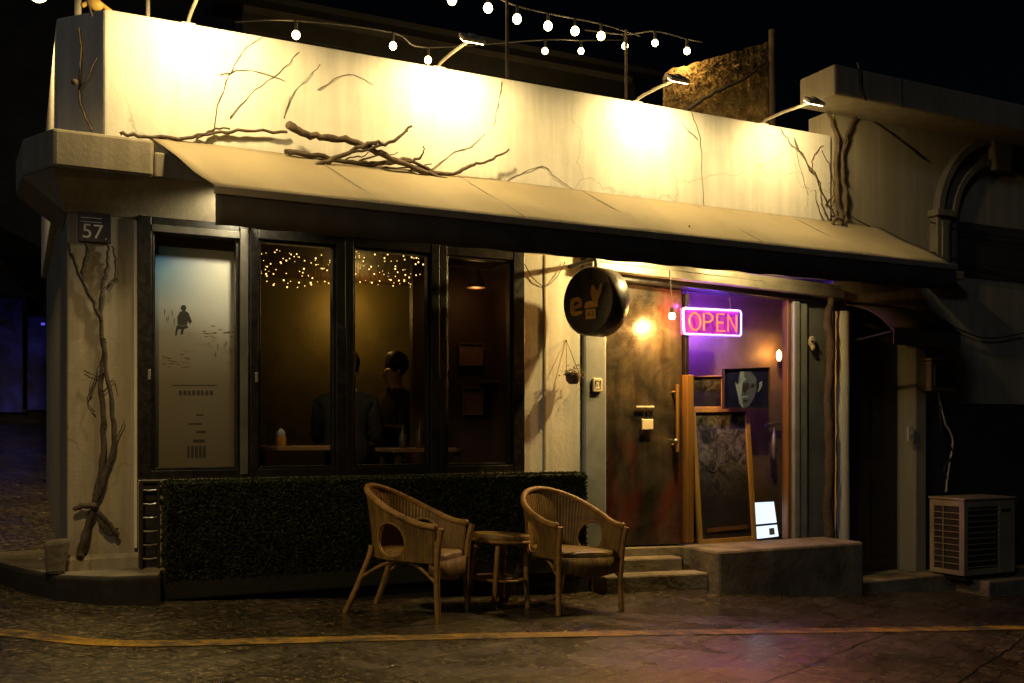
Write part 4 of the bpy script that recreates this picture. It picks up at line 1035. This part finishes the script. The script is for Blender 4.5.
# ------------------------------------------------------------------ inside the cafe
for i, (xa_, xb_) in enumerate(((258, 333), (357, 425))):
    Y = .42; A, B = W(xa_, 246, Y), W(xb_, 246, Y)
    t = thing('fairy_lights', ('cluster of warm fairy lights across the top of the second window', 'cluster of warm fairy lights across the top of the third window')[i], 'fairy lights', (A + B) / 2, group='fairy lights in the windows')
    a = MB(); spots_ = []
    for r_ in range(3):
        pts = []
        for k in range(29):
            u = max(0, min(1, k / 28 + random.uniform(-.03, .03))); z = A.z - .02 - .22 * random.random() ** (1.5 - .4 * r_)
            pts.append(Vector((A.x + (B.x - A.x) * u, Y + random.uniform(-.05, .05) + .08 * r_, z)))
        a.tube(pts, .0012, 5); spots_ += pts
    build('wire', a, M['cable'], t)
    bm_ = None
    for p in spots_:
        if random.random() < .14: continue
        if bm_ is None:
            b = MB(); b.ball((0, 0, 0), .0046, 8); b.v = [v + ORG[t.name] for v in b.v]
            bm_ = build('bulb', b, M['bulb_small'], t, smooth=True); bm_.location = p - ORG[t.name]
        else:
            q = bm_.copy(); col.objects.link(q); q.parent = t; q.location = p - ORG[t.name]; s_ = random.choice((.5, .65, .8, 1.0, 1.25)); q.scale = (s_, s_, s_)
    lamp('fairy_glow', 'POINT', (A + B) / 2 + Vector((0, -.0, -.12)), .5, (1, .62, .22), t, shadow_soft_size=.25)
t = thing('wall_lamp', 'glowing amber lamp on the rear wall seen past the dark window post', 'lamp', W(350, 308, 2.4))
p = W(348, 308, 2.36); a = MB(); a.ball(p, .05, 14, (1, .7, 1.2)); build('shade', a, M['inner_lamp'], t, smooth=True)
a = MB(); a.tube([p + Vector((0, 0, -.05)), p + Vector((0, .12, -.08))], .012, 8); build('arm', a, M['gold'], t, smooth=True)
lamp('lamp_glow', 'POINT', p + Vector((0, -.16, 0)), 6, (1, .58, .13), t, shadow_soft_size=.05)
t = thing('cone_lamp', 'dim cone lampshade hanging inside the fourth window', 'lamp', W(477, 284, .9))
p = W(476, 280, .9); a = MB(); a.lathe([(.02, .09), (.03, .06), (.075, -.06), (.07, -.062)], p, n=20); build('shade', a, M['paper_brown'], t, smooth=True)
a = MB(); a.tube([p + Vector((0, 0, .08)), Vector((p.x, .9, 2.56))], .004, 6); build('cord', a, M['cable'], t)
lamp('shade_glow', 'POINT', p - Vector((0, 0, .09)), 1.1, (1, .5, .16), t, shadow_soft_size=.04)
for (xa_, ya_, xb_, yb_, lb) in ((458, 343, 482, 366, 'upper small framed sheet on the brown partition in the fourth window'), (462, 387, 482, 415, 'lower small framed sheet on the brown partition in the fourth window')):
    framed('framed_sheet', lb, 'picture', [(xa_, ya_), (xb_, ya_ + 1), (xb_, yb_), (xa_, yb_)], 1.23, .008, M['paper_brown'], M['paper_brown'])
for (xa_, ya_, xb_, yb_, lb) in ((397, 390, 411, 413, 'small brown framed sheet beside the seated head in the third window'), (413, 369, 426, 412, 'tall brown framed sheet at the right edge of the third window')):
    framed('framed_sheet', lb, 'picture', [(xa_, ya_), (xb_, ya_), (xb_, yb_), (xa_, yb_)], 2.47, .008, M['paper_brown'], M['paper_brown'])
a = MB(); A = W(486, 381.5, 1.1); B = W(506, 381, 1.1); a.box(A.x, B.x, 1.08, 1.24, A.z - .012, A.z + .012); tag(build('shelf', a, M['steel'], bevel=.003), 'short shiny shelf on the partition in the fourth window', 'shelf')
def table(label, x0, x1, y0, y1, z):
    t = thing('bar_table', label, 'table', ((x0 + x1) / 2, (y0 + y1) / 2, .4), group='tables inside the cafe')
    a = MB(); a.box(x0, x1, y0, y1, z - .03, z); build('tabletop', a, M['paper_brown'], t, bevel=.006)
    for x in (x0 + .05, x1 - .05):
        for y in (y0 + .05, y1 - .05):
            a = MB(); a.box(x - .02, x + .02, y - .02, y + .02, .4, z - .031); build('leg', a, M['wood_dark'], t)
tz = W(281, 446, .35).z
table('wooden table with an orange bottle behind the second window', 1.35, 1.98, .22, .62, tz)
tz2 = W(412, 448, .5).z
table('wooden table with dark bottles behind the third window', 2.32, 2.86, .35, .75, tz2)
t = thing('sauce_bottle', 'orange squeeze bottle with a white cap on the table', 'bottle', W(281, 446, .33))
p = W(281, 446, .33); p.z = tz + .001
a = MB(); a.lathe([(.036, 0), (.038, .01), (.034, .06), (.028, .068)], p, n=18); build('body', a, M['orange'], t, smooth=True)
a = MB(); a.lathe([(.029, .0685), (.027, .088), (.018, .10), (.006, .112)], p, n=18); build('cap', a, M['white_paint'], t, smooth=True)
for k, (x, yy, h, lb) in enumerate([(271, .3, .15, 'clear tumbler left of the orange bottle'), (290, .36, .12, 'clear tumbler right of the orange bottle')]):
    p = W(x, 440, yy); p.z = tz + .001
    a = MB(); a.lathe([(.026, 0), (.032, .01), (.036, h)], p, n=18); tag(build('tumbler', a, M['clear'], smooth=True), lb, 'glass')
for x, h, lb in ((403, .16, 'left of two dark bottles on the table in the third window'), (420, .19, 'right of two dark bottles on the table in the third window')):
    p = W(x, 440, .5); p.z = tz2 + .001; a = MB(); a.lathe([(.028, 0), (.03, .02), (.03, h * .55), (.011, h * .72), (.011, h), (.0, h)], p, n=16); tag(build('dark_bottle', a, M['wood_dark'], smooth=True), lb, 'bottle')

def person(label, x, y, floor, face, sit, arm_fwd, top_m, sc_=1.0):
    """seated figure grown as one skinned body; local +x is where it faces"""
    t = thing('person', label, 'person', (x, y, floor), local=True)
    t.rotation_euler = (0, 0, R(face))
    J = {'hip': (0, 0, sit + .08), 'belly': (.02, 0, sit + .25), 'chest': (.01, 0, sit + .42), 'neck': (.02, 0, sit + .56), 'jaw': (.045, 0, sit + .64), 'skull': (.03, 0, sit + .74)}
    V = list(J.values()); N = list(J); E_ = [(0, 1), (1, 2), (2, 3), (3, 4), (4, 5)]
    Rd = {'hip': (.15, .13), 'belly': (.14, .11), 'chest': (.165, .11), 'neck': (.058, .058), 'jaw': (.07, .085), 'skull': (.085, .10)}
    rad = [Rd[k] for k in N]
    def addc(pts, rs, root):
        pr = root
        for p, r in zip(pts, rs):
            V.append(p); rad.append((r, r)); E_.append((pr, len(V) - 1)); pr = len(V) - 1
    for s in (-1, 1):
        addc([(.0, s * .19, sit + .46), (.06, s * .23, sit + .20), (.06 + arm_fwd, s * .16, sit + .22), (.15 + arm_fwd, s * .13, sit + .24)], (.07, .05, .038, .03), 2)
        addc([(.05, s * .1, sit + .06), (.44, s * .12, sit + .03), (.42, s * .12, .12), (.50, s * .12, .05)], (.10, .075, .05, .045), 0)
    me = bpy.data.meshes.new('person'); me.from_pydata(V, E_, []); o = bpy.data.objects.new('tmp', me); col.objects.link(o)
    sk = o.modifiers.new('skin', 'SKIN'); sk.use_smooth_shade = True
    for i, d in enumerate(me.skin_vertices[0].data): d.radius = rad[i]; d.use_root = (i == 0)
    o.modifiers.new('sub', 'SUBSURF').render_levels = 2; o.modifiers['sub'].levels = 2
    dg = bpy.context.evaluated_depsgraph_get(); dg.update(); me2 = bpy.data.meshes.new_from_object(o.evaluated_get(dg)); bpy.data.objects.remove(o)
    me2.materials.clear(); me2.materials.append(top_m); me2.materials.append(M['skin'])
    for pgon in me2.polygons:
        c = pgon.center
        if c.z > sit + .555 or (c.x > .10 + arm_fwd and c.z > sit + .15 and abs(c.y) < .2 and c.z < sit + .34): pgon.material_index = 1
        pgon.use_smooth = True
    b = bpy.data.objects.new('body', me2); col.objects.link(b); b.parent = t; ORG[b.name] = Vector()
    a = MB(); a.ball((.012, 0, sit + .765), .118, 18, (.98, .86, .95))
    for v in a.v:
        if v.x > .075: v.x = .075 + (v.x - .075) * .2
        v += Vector((1, 1, 1)) * .006 * noise.noise(v * 30)
    build('hair', a, M['hair'], t, smooth=True)
    a = MB(); a.ball((.125, 0, sit + .672), .016, 8, (1, .7, 1.3)); build('nose', a, M['skin'], t, smooth=True)
    a = MB()
    for s in (-1, 1): a.ball((.112, s * .032, sit + .70), .011, 8)
    build('eyes', a, M['hair'], t, smooth=True)
    for s in (-1, 1):
        a = MB(); a.ball((.03, s * .088, sit + .69), .028, 8, (.7, .35, 1)); build('ear', a, M['skin'], t, smooth=True)
    return t
pA = W(346, 400, .95)
person('person in a dark coat seated with back turned, behind the dark window post', pA.x, .95, .405, 62, .56, .12, M['coat'])
pB = W(397, 370, 1.75)
person('person with short dark hair facing left inside the third window', pB.x, 1.75, .405, 188, .62, .15, M['shirt'])
for (x, y, h, lb) in ((pA.x, .95, .53, 'bar stool under the person in the dark coat'), (pB.x, 1.75, .59, 'bar stool under the person facing left')):
    t = thing('bar_stool', lb, 'stool', (x, y, .4), group='stools inside the cafe')
    a = MB(); a.lathe([(0, h - .03), (.16, h - .03), (.165, h - .015), (.16, h + .0), (0, h + .002)], (x, y, .4), n=24); build('seat', a, M['wood_dark'], t, smooth=True)
    for k in range(4):
        c, s = math.cos(R(45 + 90 * k)), math.sin(R(45 + 90 * k)); a = MB(); a.tube([(x + .1 * c, y + .1 * s, .4 + h - .03), (x + .17 * c, y + .17 * s, .401)], .014, 8); build('leg', a, M['wood_dark'], t, smooth=True)

# ------------------------------------------------------------------ the dark building on the right
rb = thing('neighbour_building', 'old dim plastered building with a rough cornice and arched blind window', 'building', (9, 0, 0))
def rpart(n, mb, m, parent=None, **k): return build(n, mb, m, parent or rb, **k)
RD0, RD1 = W(851, 450).x, W(912, 450).x
a = MB(); a.box(6.0, 15, .012, .3, 2.30, 3.86); rpart('wall', a, M['plaster_old'])
a = MB(); a.box(RD1 + .14, 15, .012, .3, -.8, 2.299); rpart('wall', a, M['plaster_old'])
a = MB(); a.box(6.0, RD0, .02, .3, -.3, 2.299); rpart('wall', a, M['slate'])
a = MB(); a.box(RD1 + .003, RD1 + .137, -.035, .3, -.4, 2.30); rpart('pillar', a, M['plaster_old'], bevel=.012)
a = MB(); a.box(6.3, 15, .3, 6, -.8, 3.5); rpart('wall', a, M['night_wall'])
a = MB(); dz = W(945, 403, 0).z; a.box(RD1 + .14, 15, -.006, .011, -.8, dz); rpart('dado', a, M['dado'])
cB = W(835, 94, -.38); cT = W(835, 63, -.38)
a = MB(); a.box(cB.x, 15, -.38, .011, cB.z, cT.z)
nseg = 40
rpart('cornice', a, M['plaster_old'], bevel=.02)
a = MB(); a.box(cB.x + .7, cB.x + .715, -.384, -.380, cB.z, cT.z); a.box(cB.x + 2.2, cB.x + 2.212, -.384, -.380, cB.z, cT.z); rpart('joint', a, M['concrete_dark'])
# arched blind window
ax = W(996, 200).x; zs = 3.06; ro, ri = .80, .56
def arch(mb, r0, r1, y0, y1, zs, n=28, leg=0):
    pts = []
    for r in (r0, r1):
        row = [(ax - r, zs - leg)] if leg else []
        row += [(ax - r * math.cos(math.pi * k / n), zs + r * math.sin(math.pi * k / n)) for k in range(n + 1)]
        if leg: row += [(ax + r, zs - leg)]
        pts.append(row)
    m_ = len(pts[0])
    for i in range(m_ - 1):
        q = [pts[0][i], pts[0][i + 1], pts[1][i + 1], pts[1][i]]
        mb.prism([(x, y0, z) for x, z in q], (0, y1 - y0, 0))
aw_ = MB(); arch(aw_, ri, ri + .05, -.05, .012, zs, leg=.45); arch(aw_, ri + .05, ro - .06, -.025, .012, zs)
arch(aw_, ro - .06, ro, -.06, .012, zs)
rpart('arch_moulding', aw_, M['plaster_dim'])
a = MB(); a.prism([(ax - .11, -.085, zs + ri - .06), (ax + .11, -.085, zs + ri - .06), (ax + .15, -.085, zs + ro + .02), (ax - .15, -.085, zs + ro + .02)], (0, .09, 0)); rpart('keystone', a, M['plaster_dim'], bevel=.02)
a = MB(); a.box(ax - ri, ax + ri, .0, .011, zs - .46, zs + .02); rpart('blind_panel', a, M['night_wall'])
for s in (-1, 1):
    a = MB(); xx = ax + s * (ro - .05); a.box(xx - .085, xx + .085, -.075, .012, zs - .45, zs + .02); a.box(xx - .11, xx + .11, -.10, .012, zs + .021, zs + .08); a.box(xx - .04, xx + .04, -.09, -.0751, zs - .42, zs - .02); rpart('pilaster', a, M['plaster_dim'], bevel=.012)
    a = MB(); a.box(xx - .19, xx + .15, -.16, .012, zs - .53, zs - .455); a.box(xx - .13, xx + .1, -.11, .012, zs - .58, zs - .532); rpart('sill_bracket', a, M['plaster_dim'], bevel=.012)
# recessed door and its canopy
a = MB(); a.box(RD0 + .003, RD1, .16, .2, -.1, 2.1)
for (u0, u1, w0, w1) in ((.12, .44, .15, .85), (.56, .88, .15, .85), (.12, .44, 1.0, 1.9), (.56, .88, 1.0, 1.9)):
    a.box(RD0 + (RD1 - RD0) * u0, RD0 + (RD1 - RD0) * u1, .145, .16, w0, w1)
d2 = rpart('door', a, M['wood_dark'], bevel=.006)
a = MB(); p = W(905, 405, .12); a.ball(p, .022, 10); a.tube([p, p + Vector((0, .05, 0))], .01, 8); rpart('handle', a, M['steel'], d2, smooth=True)
a = MB(); a.box(RD0 + .003, RD1, .1, .3, 2.101, 2.299); rpart('lintel', a, M['night_wall'])
a = MB(); a.box(RD0 - .03, RD0 + .002, -.02, .15, -.1, 2.2); rpart('door_frame', a, M['wood_dark'], bevel=.004)
a = MB(); a.box(5.845, RD1 + .9, -.28, .15, -.3, .03); rpart('doorstep', a, M['concrete'], bevel=.012)
cn = thing('door_canopy', 'small curved dark canopy over the recessed side door', 'canopy', (6.6, -.2, 2.1))
a = MB(); X0, X1 = RD0 - .06, W(955, 335, -.45).x; rows = 9; vs = []
for j in range(rows + 1):
    t_ = j / rows
    for X in (X0, X0 + (X1 - X0) * .5, X1): vs.append((X, .008 - .50 * t_, 2.27 - .09 * t_ - .15 * t_ ** 3 + .015 * math.sin(X * 9) * t_))
a.add(vs, [(j * 3 + i, (j + 1) * 3 + i, (j + 1) * 3 + i + 1, j * 3 + i + 1) for j in range(rows) for i in range(2)])
build('shell', a, M['canopy_sheet'], cn, smooth=True, solid=.012)
a = MB(); a.box(X0, X1, -.506, -.494, 1.90, 2.03); build('front_panel', a, M['canopy_sheet'], cn, bevel=.004)
a = MB(); a.tube([(X0, -.49, 2.025), (X1, -.49, 2.025)], .012, 8); build('front_rod', a, M['iron'], cn, smooth=True)
for X in (X0 + .03, X1 - .03):
    a = MB(); a.tube([(X, .008, 1.96), (X, -.46, 2.01)], .01, 6); build('bracket', a, M['iron'], cn, smooth=True)
# meter box, switch, cables
mb_ = thing('meter_box', 'grey electric meter box on the dim wall above the dark dado', 'meter box', W(940, 376, 0))
A, B = W(927, 391, -.1), W(952, 362, -.1)
a = MB(); a.box(A.x, B.x, -.14, .01, A.z, B.z); build('case', a, M['concrete_dark'], mb_, bevel=.01)
a = MB(); a.box(A.x + .04, B.x - .04, -.147, -.141, A.z + .04, B.z - .05); build('window', a, M['iron'], mb_, bevel=.003)
a = MB(); a.box(A.x - .02, B.x + .02, -.165, .01, B.z + .001, B.z + .02); build('hood', a, M['concrete_dark'], mb_, bevel=.004)
for k, q in enumerate([[(938, 391), (944, 420), (953, 440), (949, 465), (946, 492)], [(941, 391), (941, 430), (952, 452), (944, 470), (948, 480)]]):
    a = MB(); stem(a, q, -.03, .009, .009, .004); tag(build('cable', a, M['pole'] if k == 0 else M['cable'], smooth=True), ('pale cable dropping from the meter box to the air conditioner', 'black cable looping down under the meter box')[k], 'cable', 'cables under the meter box')
a = MB(); p = W(910, 434, -.04); a.box(p.x - .035, p.x + .035, -.058, -.036, p.z - .06, p.z + .06); a.box(p.x - .02, p.x + .02, -.064, -.0585, p.z - .02, p.z + .02)
tag(build('wall_switch', a, M['ivory'], bevel=.004), 'ivory switch plate on the pilaster beside the side door', 'switch')
for k, (q, Y, r) in enumerate([([(850, 216), (880, 232), (912, 246), (960, 262), (1030, 282)], -.02, .005), ([(930, 222), (970, 232), (1030, 240)], -.05, .005), ([(925, 250), (970, 262), (1030, 272)], -.06, .005), ([(944, 322), (985, 338), (1028, 332)], -.03, .006), ([(866, 100), (862, 92), (860, 72), (858, 62)], -.39, .012), ([(872, 120), (900, 140), (925, 160)], -.01, .005)]):
    a = MB(); stem(a, q, Y, r, r, .002, 6)
    tag(build('wall_cable', a, M['cable'], smooth=True), ('longest cable running from the vine down across the dim wall', 'cable crossing just under the springing of the blind arch', 'cable crossing below the bracket of the blind arch', 'sagging cable right of the side door canopy', 'short cable hanging over the front of the rough cornice', 'short slack cable under the rough cornice')[k], 'cable', 'cables on the neighbour wall')
# air conditioner
acN = W(964, 579, -.5); zb_ = acN.z
ac = thing('air_conditioner', 'cream outdoor air conditioner unit with grille sides standing by the wall', 'air conditioner', (acN.x + .3, -.35, zb_))
AX0, AX1, AY0, AY1 = acN.x, acN.x + .62, -.5, -.16
H = 80 / 1000 * ((acN - CAM).x * SN + (acN - CAM).y * CS) 
a = MB(); a.box(AX0 + .012, AX1 - .012, AY0 + .012, AY1, zb_ + .02, zb_ + H - .02, 1)
a.box(AX0, AX0 + .05, AY0, AY0 + .05, zb_ + .02, zb_ + H - .018); a.box(AX0, AX0 + .04, AY1 - .04, AY1 + .004, zb_ + .02, zb_ + H - .018)
a.box(AX1 - .2, AX1, AY0, AY1 + .004, zb_ + .02, zb_ + H - .018); a.box(AX0 + .05, AX1 - .2, AY0, AY0 + .03, zb_ + H - .075, zb_ + H - .018); a.box(AX0 + .05, AX1 - .2, AY0, AY0 + .03, zb_ + .02, zb_ + .07)
a.box(AX0, AX0 + .03, AY0 + .05, AY1 - .04, zb_ + .02, zb_ + .06); a.box(AX0, AX0 + .03, AY0 + .05, AY1 - .04, zb_ + H - .07, zb_ + H - .018)
build('case', a, [M['ac'], M['ac_dark']], ac, bevel=.006)
a = MB(); a.box(AX0 - .012, AX1 + .012, AY0 - .012, AY1 + .012, zb_ + H - .017, zb_ + H + .004); build('lid', a, M['ac'], ac, bevel=.008)
a = MB()
for k in range(1, 10): z = zb_ + .06 + (H - .13) * k / 10; a.tube([(AX0 + .004, AY0 + .05, z), (AX0 + .004, AY1 - .04, z)], .004, 6)
for k in range(1, 2): y = AY0 + .05 + (AY1 - AY0 - .09) * .62; a.tube([(AX0 + .001, y, zb_ + .06), (AX0 + .001, y, zb_ + H - .07)], .005, 6)
build('side_grille', a, M['ac'], ac, smooth=True)
a = MB()
for k in range(11): z = zb_ + .08 + (H - .16) * k / 10.5; a.obox((AX0 + .05 + (AX1 - AX0 - .25) / 2, AY0 + .012, z), ((AX1 - AX0 - .25) / 2, 0, 0), (0, .012, -.010), (0, .002, .0028))
build('front_louvre', a, M['ac'], ac)
a = MB(); a.box(AX1 - .17, AX1 - .06, AY0 - .003, AY0 - .0005, zb_ + H - .12, zb_ + H - .095); build('badge', a, M['iron'], ac)
for X in (AX0 + .04, AX1 - .1):
    a = MB(); a.box(X, X + .06, AY0 + .01, AY1, zb_ - .02, zb_ + .019); build('foot', a, M['iron'], ac)
# rough slab that carries it
a = MB(); a.prism([(RD1 + .2, -.60, -.6), (15, -.62, -.6), (15, .0, -.6), (RD1 + .2, .0, -.6)], (0, 0, .6 + zb_ - .021))
struct('side_pavement', a, M['stone_pave'], bevel=.015)

# ------------------------------------------------------------------ across the side street, left
fb = thing('far_shop', 'dark shop across the side street with dim blue lit windows', 'building', (-1, 9.2, 1.2))
a = MB(); a.box(-9, 3.5, 9.6, 12, .6, 9); build('wall', a, M['night_wall'], fb)
def far(x, y, Y): return W(x, y, Y)
for (xa_, ya_, xb_, yb_) in ((-25, 300, 22, 412), (28, 318, 46, 410), (55, 300, 66, 322), (57, 345, 66, 418)):
    A, B = far(xa_, yb_, 9.55), far(xb_, ya_, 9.55); b = MB(); b.box(A.x, B.x, 9.5, 9.59, A.z, B.z); build('window', b, M['blue_glow'], fb)
    b = MB(); b.box(A.x - .06, A.x, 9.46, 9.59, A.z, B.z); b.box(B.x, B.x + .06, 9.46, 9.59, A.z, B.z); b.box(A.x - .06, B.x + .06, 9.46, 9.59, B.z, B.z + .08); build('window_frame', b, M['iron'], fb)
b = MB(); A, B = far(54, 324, 9.2), far(72, 324, 9.2); b.tube([A, B], .02, 8); build('light_tube', b, M['blue_tube'], fb, smooth=True)
b = MB(); A = far(41, 325, 9.3); b.box(A.x, A.x + .05, 9.28, 9.32, A.z, A.z + .03); build('indicator', b, M['blue_tube'], fb)
A, B = far(-8, 258, 6.5), far(57, 311, 8.8)
b = MB(); b.prism([A, B, B + Vector((0, .9, .9)), A + Vector((0, 3.0, .9))], (0, 0, .03)); build('canopy', b, M['iron'], fb)
b = MB(); b.bar(A, B, .05, .07); build('canopy_bar', b, M['bark'], fb)
lamp('blue_spill', 'POINT', far(20, 380, 8.7), .25, (.12, .10, 1.0), fb, shadow_soft_size=.3)

# ------------------------------------------------------------------ night sky and moonlight
w = bpy.data.worlds.new('World'); scene.world = w; w.use_nodes = True
n = w.node_tree; bg = n.nodes['Background']
sky = n.nodes.new('ShaderNodeTexSky'); sky.sky_type = 'NISHITA'; sky.sun_disc = False
sky.sun_elevation = R(38); sky.sun_rotation = R(215); sky.air_density = 1.0; sky.dust_density = 2.0
n.links.new(sky.outputs[0], bg.inputs[0]); bg.inputs[1].default_value = .00025
sun = lamp('moon', 'SUN', (-6, -8, 12), .12, (.76, .86, 1.0), None, aim=(.75, .5, -.43), angle=R(6))

vs_ = scene.view_settings; vs_.view_transform = 'Standard'; vs_.look = 'None'; vs_.exposure = 0; vs_.gamma = 1
scene.cycles.use_denoising = True
scene.cycles.max_bounces = 6; scene.cycles.diffuse_bounces = 3; scene.cycles.glossy_bounces = 3; scene.cycles.transparent_max_bounces = 10
scene.cycles.sample_clamp_indirect = 3.0; scene.cycles.caustics_reflective = False; scene.cycles.caustics_refractive = False
